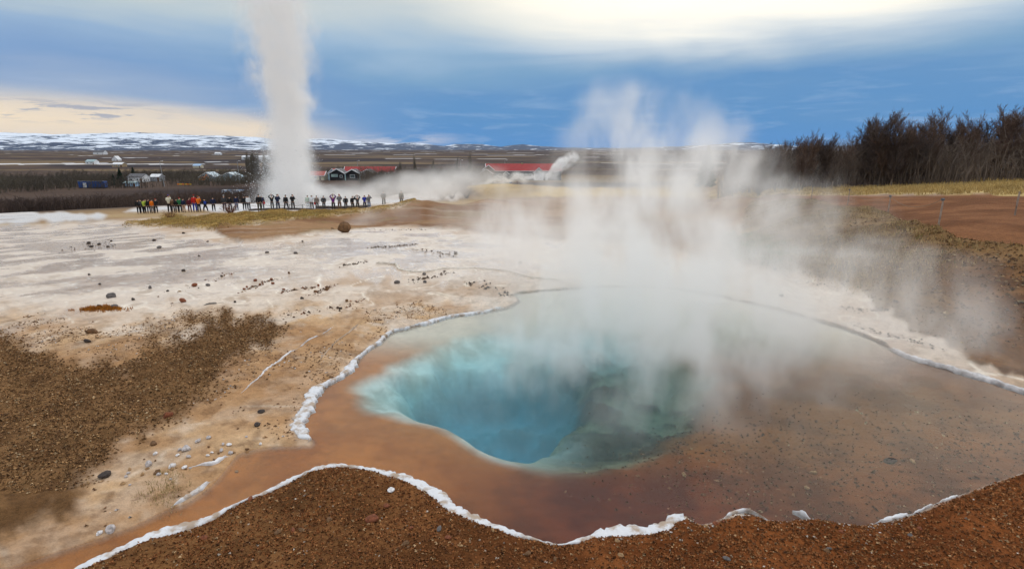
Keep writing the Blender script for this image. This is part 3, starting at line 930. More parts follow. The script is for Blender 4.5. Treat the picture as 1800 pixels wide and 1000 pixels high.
for k in range(46):
    u_ = rr_.random()
    px, row = 215 + 250 * u_ + rr_.gauss(0, 28), 850 - 75 * u_ + rr_.gauss(0, 16)
    if px < 470:
        rock(px, row, rr_.uniform(4, 10), rr_.choice(['pale', 'tan', 'white', 'brown', 'pale']), 'small loose crust chip on the sandy bank by the outflow', None, .3, 'crust chips by the outflow')

for k in range(46):
    px, row = rr_.uniform(330, 1640), rr_.uniform(880, 995)
    if zl(z_gnear)(*[np.array([q_]) for q_ in spot(px, row)[:2]])[0] > .8:
        rock(px, row, rr_.uniform(6, 14), rr_.choice(['brown', 'red', 'red', 'tan', 'brown', 'grey']), 'loose stone bedded in the near reddish gravel', None, .45, 'loose stones in the near gravel', .8)

# gravel: tens of thousands of pebbles, one mass
ico = bmesh.new(); bmesh.ops.create_cone(ico, cap_ends=False, segments=4, radius1=1, radius2=1, depth=0)
bmesh.ops.delete(ico, geom=ico.verts[:])
for c_ in ((1, 0, 0), (0, 1, 0), (-1, 0, 0), (0, -1, 0), (0, 0, 1), (0, 0, -1)):
    ico.verts.new(c_)
ico.verts.ensure_lookup_table()
for f_ in ((0, 1, 4), (1, 2, 4), (2, 3, 4), (3, 0, 4), (1, 0, 5), (2, 1, 5), (3, 2, 5), (0, 3, 5)):
    ico.faces.new([ico.verts[i] for i in f_])
ico.verts.index_update()
IV = np.array([v.co for v in ico.verts]); IF = np.array([[v.index for v in f.verts] for f in ico.faces]); ico.free()


def pebbles(name, label, xy, size, cols, seed, rough_=.85):
    g_ = np.random.default_rng(seed)
    n = len(xy)
    size = np.minimum(size, np.median(size) * 2.1)
    V_ = IV[None] * (1 + g_.uniform(-.28, .28, (n, len(IV), 1)))
    V_ = V_ * (size[:, None] * g_.uniform(.6, 1.15, (n, 3)) * np.array([1, 1, .7]))[:, None, :]
    a = g_.uniform(0, 6.28, n); ca_, sa_ = np.cos(a)[:, None], np.sin(a)[:, None]
    V_ = np.stack([V_[..., 0] * ca_ - V_[..., 1] * sa_, V_[..., 0] * sa_ + V_[..., 1] * ca_, V_[..., 2]], -1)
    zb = hz(xy[:, 0], xy[:, 1]) + size * .25
    V_ += np.stack([xy[:, 0], xy[:, 1], zb], -1)[:, None, :]
    F_ = (IF[None] + (np.arange(n) * len(IV))[:, None, None]).reshape(-1, 3)
    me_ = mesh_np(name, V_.reshape(-1, 3), F_, False)
    ci_ = g_.choice(len(cols), n, p=np.array([c_[1] for c_ in cols]) / sum(c_[1] for c_ in cols))
    cc = np.array([c_[0] for c_ in cols])[ci_] * g_.uniform(.6, 1.4, (n, 1))
    at_ = me_.attributes.new('tint', 'FLOAT_COLOR', 'POINT')
    at_.data.foreach_set('color', np.repeat(np.concatenate([cc, np.ones((n, 1))], -1), len(IV), 0).astype(np.float32).ravel())
    m_ = bpy.data.materials.new(name); m_.use_nodes = True
    t_ = N(m_.node_tree); b_ = m_.node_tree.nodes['Principled BSDF']
    t_.put(b_.inputs['Base Color'], t_.new('ShaderNodeAttribute', attribute_name='tint').outputs['Color'])
    b_.inputs['Roughness'].default_value = rough_; b_.inputs['Specular IOR Level'].default_value = .25
    o = link(name, me_, None, m_)
    return tag(o, label, None, None, 'stuff')


def scatter(n, x0, x1, y0, y1, fn, seed):
    g_ = np.random.default_rng(seed)
    out = []
    while sum(map(len, out)) < n:
        p_ = np.stack([g_.uniform(x0, x1, n), g_.uniform(y0, y1, n)], -1)
        k = fn(p_[:, 0], p_[:, 1])
        out.append(p_[g_.random(n) < k])
    return np.concatenate(out)[:n]


zg, zgl, zsd, zdp = zl(z_gnear), zl(z_gleft), zl(z_sand), zl(dp)
clump = lambda x, y, s_: .55 + .45 * ss(fbm(x * 2.2, y * 2.2, s_, 3), .38, .62)
xy = scatter(34000, -5.0, 7.0, 3.2, 7.5, lambda x, y: (zg(x, y) > .6) * (np.abs(np.arctan2(x, y)) < .86) * clump(x, y, 5), 11)
pebbles('gravel', 'reddish brown gravel on the near shore below the white crust', xy, np.random.default_rng(1).lognormal(math.log(.0080), .58, len(xy)),
        [((.24, .088, .028), 6), ((.33, .145, .052), 4), ((.15, .060, .023), 2.5), ((.46, .30, .16), .6), ((.56, .48, .40), .10)], 21)  # tints lifted above the ground colour to look lit
xy = scatter(26000, -11, -2.2, 4.5, 10.5, lambda x, y: ss(zgl(x, y), .05, .9) * (np.abs(np.arctan2(x, y)) < .86) * clump(x, y, 6), 12)
pebbles('gravel', 'dark brown gravel patch beside the tan sand bank', xy, np.random.default_rng(2).lognormal(math.log(.0102), .55, len(xy)),
        [((.24, .125, .052), 6), ((.35, .20, .088), 4), ((.14, .072, .033), 2), ((.50, .35, .20), .7)], 22)  # lighter than the patch below, painted as if lit
xy = scatter(2600, -9, -1.0, 4.0, 11, lambda x, y: (zsd(x, y) > .6) * (zgl(x, y) < .3) * (zdp(x, y) < -.05) * ss(fbm(x * 1.2, y * 1.2, 8, 4), .46, .60), 13)
pebbles('crumbs', 'tan and white sinter crumbs strewn over the sand bank', xy, np.random.default_rng(3).lognormal(math.log(.011), .5, len(xy)),
        [((.36, .22, .12), 5), ((.24, .13, .07), 3), ((.66, .60, .56), 1.2)], 23)
xy = scatter(3600, -1, 7.5, 4.2, 7.2, lambda x, y: (zdp(x, y) > .02) * ss(x, .2, 2.5) * ss(-y, -7.2, -5), 14)
pebbles('bed_gravel', 'brown gravel on the floor of the shallow pool margin', xy, np.random.default_rng(4).lognormal(math.log(.011), .5, len(xy)),
        [((.19, .085, .038), 5), ((.28, .15, .075), 3), ((.13, .06, .03), 3), ((.46, .34, .20), .4)], 24)
def cluster(label, cl, sizes, cols, seed):
    g_ = np.random.default_rng(seed); out = []
    for x0, y0, x1, y1, n_ in cl:
        a_, b_ = np.array(spot(x0, y0)[:2]), np.array(spot(x1, y1)[:2])
        tt = g_.random((n_, 1)); ln = np.linalg.norm(b_ - a_)
        p_ = a_ + (b_ - a_) * tt + g_.normal(0, 1, (n_, 2)) * ln * np.array([.05, .12])
        out.append(p_)
    out = np.concatenate(out)
    return pebbles('crumbs', label, out, g_.lognormal(math.log(sizes), .55, len(out)), cols, seed)


cluster('lines of red brown crumbs washed together on the wet flat', [(428, 514, 482, 494, 120), (552, 520, 590, 502, 90), (495, 515, 560, 508, 60), (300, 520, 420, 480, 40), (590, 548, 640, 530, 40), (480, 560, 620, 545, 60)],
        .016, [((.22, .09, .045), 5), ((.13, .075, .045), 4), ((.40, .28, .18), 2)], 91)
cluster('dark grit strewn along ripples of the far wet flat', [(650, 438, 730, 432, 110), (730, 440, 800, 452, 60), (150, 442, 175, 424, 60), (660, 405, 760, 405, 60), (720, 497, 790, 480, 60), (820, 500, 900, 520, 60), (600, 470, 650, 462, 40)],
        .022, [((.10, .075, .06), 5), ((.20, .14, .10), 4)], 92)
cluster('dark grit on the pale shore under the misty slope', [(1480, 545, 1560, 548, 90), (1330, 480, 1480, 510, 90), (1500, 575, 1640, 610, 70)],
        .016, [((.12, .09, .08), 5), ((.22, .15, .11), 4)], 93)
g_ = np.random.default_rng(95)
lp_ = smooth_poly(flat(NEAR_RIM[1:] + NEAR_RIGHT[:7]), 8, False)
ki = g_.integers(0, len(lp_) - 1, 2600)
xy = lp_[ki] + (lp_[ki + 1] - lp_[ki]) * g_.random((2600, 1)) + np.stack([g_.normal(0, .03, 2600), -np.abs(g_.normal(0.02, .055, 2600))], -1)
pebbles('crumbs', 'white and rusty grit fallen along the near crust', xy, g_.lognormal(math.log(.0062), .5, len(xy)), [((.70, .66, .62), 4), ((.44, .32, .22), 3), ((.24, .12, .05), 3)], 96)
zrt, zpt = zl(z_right), zl(z_path)
xy = scatter(5200, 4, 16, 8, 24, lambda x, y: (zrt(x, y) > .5) * (zpt(x, y) < .4) * ss(np.arctan2(x, y), .35, .72) * ss(-y, -24, -9), 15)
pebbles('slope_gravel', 'dark rusty gravel on the slope beyond the pool', xy, np.random.default_rng(5).lognormal(math.log(.026), .4, len(xy)),
        [((.20, .11, .05), 6), ((.27, .16, .07), 3), ((.13, .07, .035), 3), ((.40, .30, .17), 1)], 25)

# ------------------------------------------------------------------ grass: blades as one mass each
def blades(name, label, xy, hgt_, wid, cols, seed, per=7, spread=.06):
    g_ = np.random.default_rng(seed)
    n = len(xy) * per
    b = np.repeat(xy, per, 0) + g_.normal(0, spread, (n, 2))
    z = hz(b[:, 0], b[:, 1]) - .01
    a = g_.uniform(0, 6.28, n); h_ = hgt_ * g_.uniform(.5, 1.3, n); ln = g_.uniform(.1, .7, n) * h_
    la = g_.uniform(0, 6.28, n)
    wx, wy = np.cos(a) * wid, np.sin(a) * wid
    p0 = np.stack([b[:, 0] - wx, b[:, 1] - wy, z], -1); p1 = np.stack([b[:, 0] + wx, b[:, 1] + wy, z], -1)
    p2 = np.stack([b[:, 0] + np.cos(la) * ln, b[:, 1] + np.sin(la) * ln, z + h_], -1)
    V_ = np.stack([p0, p1, p2], 1).reshape(-1, 3)
    me_ = mesh_np(name, V_, np.arange(n * 3).reshape(-1, 3), False)
    ci_ = g_.choice(len(cols), len(xy), p=np.array([c_[1] for c_ in cols]) / sum(c_[1] for c_ in cols))
    cc = np.repeat(np.array([c_[0] for c_ in cols])[ci_], per, 0) * g_.uniform(.7, 1.3, (n, 1))
    at_ = me_.attributes.new('tint', 'FLOAT_COLOR', 'POINT')
    at_.data.foreach_set('color', np.repeat(np.concatenate([cc, np.ones((n, 1))], -1), 3, 0).astype(np.float32).ravel())
    m_ = bpy.data.materials.new(name); m_.use_nodes = True
    t_ = N(m_.node_tree); b_ = m_.node_tree.nodes['Principled BSDF']
    t_.put(b_.inputs['Base Color'], t_.new('ShaderNodeAttribute', attribute_name='tint').outputs['Color'])
    b_.inputs['Roughness'].default_value = .9; b_.inputs['Specular IOR Level'].default_value = .1
    return tag(link(name, me_, None, m_), label, None, None, 'stuff')


zgr, zst, zmd, zms = zl(z_grass), zl(z_strip), zl(z_mound), zl(z_moss)
straw = [((.52, .36, .13), 5), ((.40, .26, .085), 4), ((.18, .18, .055), .8), ((.26, .15, .06), 2)]
xy = scatter(5200, -34, 2, 26, 58, lambda x, y: zgr(x, y), 31)
blades('dry_grass', 'yellow dry grass on the low bank before the onlookers', xy, .10, .018, straw, 41, 7, .14)
xy = scatter(7500, 5, 30, 11, 40, lambda x, y: (zrt(x, y) > .5) * (zpt(x, y) < .2) * ss(fbm(x * .5, y * .5, 63, 4), .42, .60), 32)
blades('dry_grass', 'brown tufts of dry grass over the slope beyond the pool', xy, .085, .010, [((.30, .20, .085), 5), ((.18, .11, .045), 3), ((.44, .32, .15), 3), ((.13, .14, .04), .6)], 42, 7, .10)
xy = scatter(4500, 12, 70, 28, 62, lambda x, y: zst(x, y), 33)
blades('dry_grass', 'pale straw grass strip below the leafless birch grove', xy, .20, .02, [((.48, .35, .15), 5), ((.36, .25, .10), 3)], 43, 7, .15)
xy = scatter(260, 5, 13, 14, 28, lambda x, y: (zms(x, y) > .3) * 1.0, 34)
blades('moss', 'bright green moss patch at the foot of the slope', xy, .10, .02, [((.10, .15, .02), 5), ((.18, .17, .03), 3)], 44, 9, .12)
for k, (cx_, rw_, n_) in enumerate([(165, 549, 90), (185, 547, 60), (198, 548, 40)]):
    p_ = spot(cx_, rw_)
    g_ = np.random.default_rng(50 + k)
    blades('moss', ['rust orange moss cushion at the frame edge of the flat', 'rust orange moss cushion between two others', 'rust orange moss cushion touching a grey stone'][k],
           np.array(p_[:2]) + g_.normal(0, 1, (n_, 2)) * (.13, .06), .05, .012, [((.42, .17, .03), 5), ((.30, .11, .02), 3)], 51 + k, 8, .03)
p_ = spot(292, 868)
blades('dry_grass', 'olive grass tuft among crust chips by the outflow', np.array(p_[:2]) + np.random.default_rng(9).normal(0, 1, (70, 2)) * (.12, .12), .04, .004, [((.30, .24, .10), 4), ((.40, .30, .14), 3)], 61, 6, .03)
# ------------------------------------------------------------------ bare trees
def seg_mesh(name, segs, n=3):
    """segments (a, b, ra, rb) as thin tapering prisms in one mesh"""
    a = np.array([s_[0] for s_ in segs], float); b = np.array([s_[1] for s_ in segs], float)
    ra = np.array([s_[2] for s_ in segs]); rb_ = np.array([s_[3] for s_ in segs])
    d_ = b - a; d_ /= np.linalg.norm(d_, axis=1)[:, None] + 1e-9
    up = np.where(np.abs(d_[:, 2:3]) > .9, np.array([[1., 0, 0]]), np.array([[0, 0, 1.]]))
    e1_ = np.cross(d_, up); e1_ /= np.linalg.norm(e1_, axis=1)[:, None] + 1e-9
    e2_ = np.cross(d_, e1_)
    k = np.arange(n) * 2 * math.pi / n
    ringd = e1_[:, None] * np.cos(k)[None, :, None] + e2_[:, None] * np.sin(k)[None, :, None]
    V_ = np.concatenate([a[:, None] + ringd * ra[:, None, None], b[:, None] + ringd * rb_[:, None, None]], 1)
    f = np.array([[i, (i + 1) % n, n + (i + 1) % n, n + i] for i in range(n)])
    F_ = (f[None] + (np.arange(len(segs)) * 2 * n)[:, None, None]).reshape(-1, 4)
    return mesh_np(name, V_.reshape(-1, 3), F_)


def grow(rnd, p, d_, ln, rad, lvl, out, steps=4, curl=.22, up=.12, kids=(3, 5), maxl=3, rmin=.010):
    p = np.array(p, float); d_ = np.array(d_, float)
    for i in range(steps):
        d2 = d_ + np.array([rnd.gauss(0, curl), rnd.gauss(0, curl), rnd.gauss(0, curl * .6) + up])
        d2 /= np.linalg.norm(d2)
        q = p + d2 * ln / steps
        r0, r1 = max(rad * (1 - i / steps * .75), rmin), max(rad * (1 - (i + 1) / steps * .75), rmin * .7)
        out[min(lvl, 1)].append((p, q, r0, r1))
        if lvl < maxl and (i > 0 or lvl > 0):
            for _ in range(rnd.randint(*kids)):
                a_ = rnd.uniform(0, 6.283); sp_ = rnd.uniform(.55, 1.05)
                side = np.array([math.cos(a_), math.sin(a_), rnd.uniform(.0, .6)])
                nd = d2 * (1 - sp_ * .5) + side * sp_ * .7
                nd /= np.linalg.norm(nd)
                t_ = rnd.random()
                grow(rnd, p + (q - p) * t_, nd, ln * rnd.uniform(.30, .52), r1 * .6, lvl + 1, out, max(2, steps - 1 - (lvl > 0)), curl * 1.15, up * .8, kids if lvl < 1 else (2, 3), maxl, rmin)
        p, d_ = q, d2


bark = {'dark': mat('birch_bark', (.10, .080, .070), .9, .35, 4), 'pale': mat('pale_bark', (.30, .25, .20), .85, .3, 4), 'grey': mat('grey_bark', (.13, .105, .09), .9, .3, 4)}
twig = {'dark': mat('birch_twigs', (.095, .070, .062), .9, .3, 2), 'warm': mat('warm_twigs', (.14, .090, .068), .9, .3, 2)}
birches = []; BH = []
for k in range(5):
    rnd = random.Random(900 + k)
    out = ([], [])
    for s_ in range(rnd.randint(2, 3)):
        a_ = rnd.uniform(0, 6.28); le = rnd.uniform(.05, .32)
        grow(rnd, (math.cos(a_) * .15, math.sin(a_) * .15, -.15), (math.cos(a_) * le, math.sin(a_) * le, 1), rnd.uniform(4.2, 5.6), rnd.uniform(.06, .10), 0, out, 7, .11, .10, (1, 3), 3, .013)
    birches.append((seg_mesh('trunk', out[0], 5), seg_mesh('crown', out[1], 3)))
    BH.append(max(v.co.z for v in birches[-1][1].vertices))


def birch(px, row, Yd, hm, label, grp, bk='dark', tw='dark', k=None):
    p = at(px, row, Yd)
    z = hz1(p[0], p[1])
    e_ = empty('birch_tree', (p[0], p[1], z), random.uniform(0, 6.28))
    k = random.randrange(5) if k is None else k
    tr_, cr_ = birches[k]
    sc_ = hm / BH[k]
    e_.scale = (max(sc_, .45) * random.uniform(.7, 1.0),) * 2 + (sc_,)
    link('trunk', tr_, e_, bark[bk]); link('crown', cr_, e_, twig[tw])
    return tag(e_, label, 'tree', grp)


rt = random.Random(77)
top_x = [1200, 1290, 1330, 1370, 1400, 1422, 1440, 1465, 1500, 1530, 1560, 1590, 1620, 1650, 1700, 1760, 1850]
top_y = [262, 262, 258, 246, 232, 240, 234, 244, 218, 202, 198, 204, 212, 192, 194, 184, 174]
for k in range(50):
    px = 1275 + 590 * (k + rt.random()) / 50
    Yd = rt.choice([46, 49, 53, 58]) + rt.uniform(-1.5, 1.5)
    tp = np.interp(px, top_x, top_y) + rt.choice([0, 6, 18, 36]) * rt.random() * 1.6
    base = at(px, 330, Yd); z = hz1(base[0], base[1])
    hm = (at(px, tp, Yd)[2] - z) * rt.uniform(.95, 1.12)
    birch(px, 330, Yd, max(hm, 1.6), 'leafless dark birch packed in the grove on the hillside', 'leafless birches in the hillside grove', rt.choice(['dark', 'dark', 'grey']), rt.choice(['dark', 'warm']))
birch(1405, 331, 44.5, 4.2, 'pale trunked birch leaning out at the steamy end of the grove', None, 'pale', 'warm', 1)
birch(1567, 327, 44, 4.6, 'birch with a straight pale trunk in front of the grove', None, 'pale', 'dark', 2)
birch(1612, 325, 44, 4.0, 'low forked birch with pale stems near the straight trunk', None, 'pale', 'dark', 3)
# undergrowth below them
def twigs(name, label, xy, hgt_, wid, cols, seed, per=16, spread=.5, lean=.5):
    g_ = np.random.default_rng(seed)
    n = len(xy) * per
    b = np.repeat(xy, per, 0) + g_.normal(0, spread * .4, (n, 2))
    z = hz(b[:, 0], b[:, 1]) - .05
    h_ = np.repeat(hgt_ * g_.uniform(.6, 1.25, len(xy)), per) * g_.uniform(.45, 1.1, n)
    la = g_.uniform(0, 6.28, n); ln = g_.uniform(0, lean, n) * h_
    mid = np.stack([b[:, 0] + np.cos(la) * ln * .4, b[:, 1] + np.sin(la) * ln * .4, z + h_ * .55], -1)
    tip = np.stack([b[:, 0] + np.cos(la) * ln + g_.normal(0, .12, n) * h_, b[:, 1] + np.sin(la) * ln, z + h_], -1)
    sgs = seg_arr(np.stack([b[:, 0], b[:, 1], z], -1), mid, wid, wid * .8), seg_arr(mid, tip, wid * .8, wid * .3)
    V_ = np.concatenate([sgs[0][0], sgs[1][0]]); F_ = np.concatenate([sgs[0][1], sgs[1][1] + len(sgs[0][0])])
    # side sprays
    for q in range(3):
        s0 = mid + (tip - mid) * g_.random((n, 1)) * .8
        s1 = s0 + np.stack([g_.normal(0, .22, n) * h_, g_.normal(0, .22, n) * h_, g_.uniform(.05, .35, n) * h_], -1)
        v_, f_ = seg_arr(s0, s1, wid * .55, wid * .25)
        F_ = np.concatenate([F_, f_ + len(V_)]); V_ = np.concatenate([V_, v_])
    me_ = mesh_np(name, V_, F_)
    return tag(link(name, me_, None, cols), label, None, None, 'stuff')


def seg_arr(a, b, ra, rb_):
    """two crossed-edge thin triangular prisms (3 sided)"""
    n = len(a)
    d_ = b - a; d_ = d_ / (np.linalg.norm(d_, axis=1)[:, None] + 1e-9)
    e1_ = np.cross(d_, np.array([[.3, .9, .1]])); e1_ /= np.linalg.norm(e1_, axis=1)[:, None] + 1e-9
    e2_ = np.cross(d_, e1_)
    k = np.arange(3) * 2.0944
    rg = e1_[:, None] * np.cos(k)[None, :, None] + e2_[:, None] * np.sin(k)[None, :, None]
    V_ = np.concatenate([a[:, None] + rg * ra, b[:, None] + rg * rb_], 1).reshape(-1, 3)
    f = np.array([[0, 1, 4, 3], [1, 2, 5, 4], [2, 0, 3, 5]])
    return V_, (f[None] + (np.arange(n) * 6)[:, None, None]).reshape(-1, 4)


def strip_xy(pl, n, seed, y0, y1, jitter=0):
    g_ = np.random.default_rng(seed); out = []
    a0, a1 = [math.atan2(*(ray(p_, 300)[:2])) for p_ in pl]
    a = g_.uniform(a0, a1, n); r = g_.uniform(y0, y1, n)
    return np.stack([np.sin(a) * r, np.cos(a) * r], -1)


xy = strip_xy((1275, 1880), 620, 71, 52, 78)
twigs('undergrowth', 'dense dark thicket of bare stems under the birch grove', xy, 2.7, .024, mat('thicket', (.13, .098, .080), .95, .4, .15, col2=(.20, .155, .125)), 72, 7, 1.0)
# willow scrub in the valley
scrub_m = mat('willow_scrub', (.075, .048, .040), .95, .4, .05, col2=(.13, .085, .062))
xy = strip_xy((-150, 480), 1500, 73, 105, 215)
keep = fbm(xy[:, 0] * .05, xy[:, 1] * .08, 75, 3) > .40
twigs('scrub', 'brown leafless willow scrub covering the slope behind the onlookers', xy[keep], 2.1, .06, scrub_m, 74, 9, 3.0)
xy = strip_xy((560, 840), 330, 76, 125, 235)
twigs('scrub', 'brown leafless scrub in front of the gabled lodge', xy, 2.4, .06, scrub_m, 77, 12, 3.0)
xy = strip_xy((-150, 700), 1100, 78, 285, 420)
twigs('scrub', 'far bands of bare scrub among the valley houses', xy[fbm(xy[:, 0] * .02, xy[:, 1] * .03, 79, 3) > .47], 4.2, .10, mat('far_scrub', (.085, .066, .050), .95, .4, .03, col2=(.12, .10, .07)), 80, 9, 6.0)
xy = strip_xy((640, 860), 260, 81, 250, 330)
twigs('scrub', 'bare brown trees half hidden by drifting steam beyond the lodge', xy, 6.0, .12, mat('steam_scrub', (.11, .085, .065), .95, .4, .03), 82, 9, 5.0)
# a reddish dwarf shrub on the grassy bank and two in the hollow
def shrub(px, row, hgt_, n, label, m_, seed):
    p = spot(px, row); g_ = random.Random(seed); sg = []
    for k in range(n):
        a_, l_ = g_.uniform(0, 6.28), g_.uniform(.3, 1.0)
        b0 = np.array([math.cos(a_) * .12 * l_, math.sin(a_) * .12 * l_, -.03]); h_ = hgt_ * g_.uniform(.5, 1)
        b1 = b0 + np.array([math.cos(a_) * l_ * hgt_ * .5, math.sin(a_) * l_ * hgt_ * .5, h_ * .6])
        b2 = b1 + np.array([math.cos(a_) * l_ * hgt_ * .4 + g_.gauss(0, .06), math.sin(a_) * l_ * hgt_ * .4, h_ * .4])
        sg += [(b0, b1, .016, .012), (b1, b2, .012, .006)]
        for q in range(3):
            c_ = b1 + (b2 - b1) * g_.random()
            sg.append((c_, c_ + np.array([g_.gauss(0, .12), g_.gauss(0, .12), g_.uniform(.05, .2)]), .009, .005))
    e_ = empty('shrub', p)
    link('stems', seg_mesh('stems', sg), e_, m_)
    return tag(e_, label, 'shrub')


red_tw = mat('red_twigs', (.20, .085, .05), .9, .3, 3)
shrub(405, 378, .95, 60, 'reddish leafless shrub on the grassy bank', red_tw, 1)
shrub(300, 387, .6, 26, 'tiny leafless shrub near the tip of the grassy bank', red_tw, 2)
shrub(820, 349, 2.0, 60, 'dark leafless bush beside the small pond in the hollow', twig['dark'], 3)
shrub(795, 350, 1.6, 46, 'leafless bush left behind the steam next to the hollow pond', twig['dark'], 4)
shrub(778, 352, 1.2, 30, 'low leafless bush on the rim of the hollow', twig['dark'], 5)

# poplars and spruces in the valley
pops = []
for k in range(3):
    rnd = random.Random(50 + k); out = ([], [])
    grow(rnd, (0, 0, -.2), (0, 0, 1), 9, .14, 0, out, 7, .03, .35, (3, 5), 2, .03)
    out = (out[0], [(np.array(a) * (.55, .55, 1), np.array(b) * (.55, .55, 1), c, d_) for a, b, c, d_ in out[1]])
    pops.append((seg_mesh('trunk', out[0], 5), seg_mesh('crown', out[1], 3)))
pop_tw = mat('poplar_twigs', (.17, .145, .115), .95, .3, 2)
for k in range(20):
    px = rt.choice([rt.uniform(428, 476), rt.uniform(428, 476), rt.uniform(438, 476), rt.uniform(700, 840)])
    p = spot(px, rt.uniform(314, 322))
    e_ = empty('poplar_tree', p, rt.uniform(0, 6), rt.uniform(.75, 1.15))
    a_, b_ = rt.choice(pops)
    link('trunk', a_, e_, bark['grey']); link('crown', b_, e_, pop_tw)
    where = 'slim leafless poplar in the row behind the geyser column' if px > 400 and px < 500 else ('slim leafless poplar in the plot behind the spruces' if px < 400 else 'slim leafless poplar veiled by drifting steam')
    tag(e_, where, 'tree', where.replace('slim leafless poplar', 'poplars'))
needle_m = mat('spruce_needles', (.022, .045, .022), .9, .4, 2)


def spruce(px, row, hm, label, seed):
    g_ = random.Random(seed); sg = []
    for k in range(420):
        h_ = g_.uniform(.06, .99) ** .9; r_ = (1 - h_) * .27 * g_.uniform(.75, 1.15) + .012; a_ = g_.uniform(0, 6.28)
        z0 = h_
        tip = np.array([math.cos(a_) * r_, math.sin(a_) * r_, z0 - r_ * .28])
        sg.append((np.array([0, 0, z0]), tip, .012, .016))
        for q in (-.5, .5):
            m_ = tip * .6 + np.array([0, 0, z0]) * .4
            sg.append((m_, m_ + np.array([math.cos(a_ + q), math.sin(a_ + q), -.25]) * r_ * .5, .014, .010))
    e_ = empty('spruce_tree', spot(px, row), 0, hm)
    bm_ = bmesh.new(); tube(bm_, [(0, 0, -.03), (0, 0, .5), (0, 0, 1)], [.028, .016, .004], 6)
    link('trunk', bm_mesh('trunk', bm_), e_, bark['dark']); link('crown', seg_mesh('crown', sg), e_, needle_m)
    return tag(e_, label, 'tree')


spruce(201, 326, 5.2, 'short dark green spruce next to the blue container', 1)
spruce(213, 324, 7.8, 'tallest dark green spruce of the pair by the grey roofed house', 2)
spruce(235, 312, 6.2, 'dark green spruce behind the grey roofed house', 3)
spruce(853, 303, 5.5, 'dark spruce tip behind the gable of the long red roof', 4)
spruce(1240, 330, 5.2, 'dark spruce fading into steam at the end of the grove', 5)

# ------------------------------------------------------------------ buildings
pm = {k: mat('paint_' + k, c_, rg_, .12, .6) for k, c_, rg_ in [
    ('white', (.74, .75, .77), .6), ('cream', (.62, .56, .42), .7), ('black', (.022, .020, .022), .7), ('red', (.34, .035, .035), .55), ('redpale', (.42, .12, .10), .6), ('teal', (.32, .44, .46), .5),
    ('grey', (.12, .12, .13), .7), ('blue', (.025, .075, .27), .5), ('skyblue', (.36, .52, .72), .5), ('brown', (.14, .07, .04), .8), ('orange', (.75, .22, .02), .5), ('yellow', (.70, .45, .05), .5),
    ('steel', (.30, .31, .33), .5), ('tan', (.38, .28, .17), .8), ('concrete', (.38, .37, .36), .9)]}
glass = mat('window_glass', (.08, .11, .12), .12, .3, .5, .6)


def gable(parent, x0, x1, y0, y1, zw, zr, axis, wall_m, roof_m, trim_m, over=.35, name='wall', tr=.28):
    """one gabled block: walls, two roof slabs, white bargeboards; ridge along 'x' or 'y'"""
    bm_ = bmesh.new()
    xm, ym = (x0 + x1) / 2, (y0 + y1) / 2
    if axis == 'y':
        prof = [(x0, 0), (x1, 0), (x1, zw), (xm, zr), (x0, zw)]
        A_ = [bm_.verts.new((x, y0, z)) for x, z in prof]; B_ = [bm_.verts.new((x, y1, z)) for x, z in prof]
    else:
        prof = [(y0, 0), (y1, 0), (y1, zw), (ym, zr), (y0, zw)]
        A_ = [bm_.verts.new((x0, y, z)) for y, z in prof]; B_ = [bm_.verts.new((x1, y, z)) for y, z in prof]
    bm_.faces.new(A_); bm_.faces.new(B_)
    for i in range(5):
        bm_.faces.new((A_[i], A_[(i + 1) % 5], B_[(i + 1) % 5], B_[i]))
    link('wall', bm_mesh('wall', bm_), parent, wall_m)
    th = .16
    half = (x1 - x0) / 2 if axis == 'y' else (y1 - y0) / 2
    sl = (zr - zw) / half
    bm_ = bmesh.new()
    for sg in (-1, 1):
        o_ = half + over
        z_e, z_r = zr - sl * o_ + .03, zr + .03
        if axis == 'y':
            q = [(xm, z_r), (xm + sg * o_, z_e), (xm + sg * o_, z_e + th), (xm, z_r + th)]
            A_ = [bm_.verts.new((x, y0 - over, z)) for x, z in q]; B_ = [bm_.verts.new((x, y1 + over, z)) for x, z in q]
        else:
            q = [(ym, z_r), (ym + sg * o_, z_e), (ym + sg * o_, z_e + th), (ym, z_r + th)]
            A_ = [bm_.verts.new((x0 - over, y, z)) for y, z in q]; B_ = [bm_.verts.new((x1 + over, y, z)) for y, z in q]
        bm_.faces.new(A_); bm_.faces.new(B_)
        for i in range(4):
            bm_.faces.new((A_[i], A_[(i + 1) % 4], B_[(i + 1) % 4], B_[i]))
    rf_ = link('roof', bm_mesh('roof', bm_), parent, roof_m)
    if trim_m:
        for sg in (-1, 1):
            bm_ = bmesh.new()
            o_ = half + over
            if axis == 'y':
                bar(bm_, (xm, y0 - over - .06, zr + .10), (xm + sg * o_, y0 - over - .06, zr - sl * o_ + .10), tr, tr)
            else:
                xe = x0 - over - .06 if sg < 0 else x1 + over + .06
                bar(bm_, (xe, ym, zr + .10), (xe, y0 - over, zr - sl * o_ + .10), tr, tr)
            link('bargeboard', bm_mesh('bargeboard', bm_), parent, trim_m)
        if axis == 'x':
            bm_ = bmesh.new(); box(bm_, (xm, y0 - over - .07, zr - sl * (half + over) + .10), (x1 - x0 + 2 * over, .1, .26))
            link('fascia', bm_mesh('fascia', bm_), parent, trim_m)
    return rf_


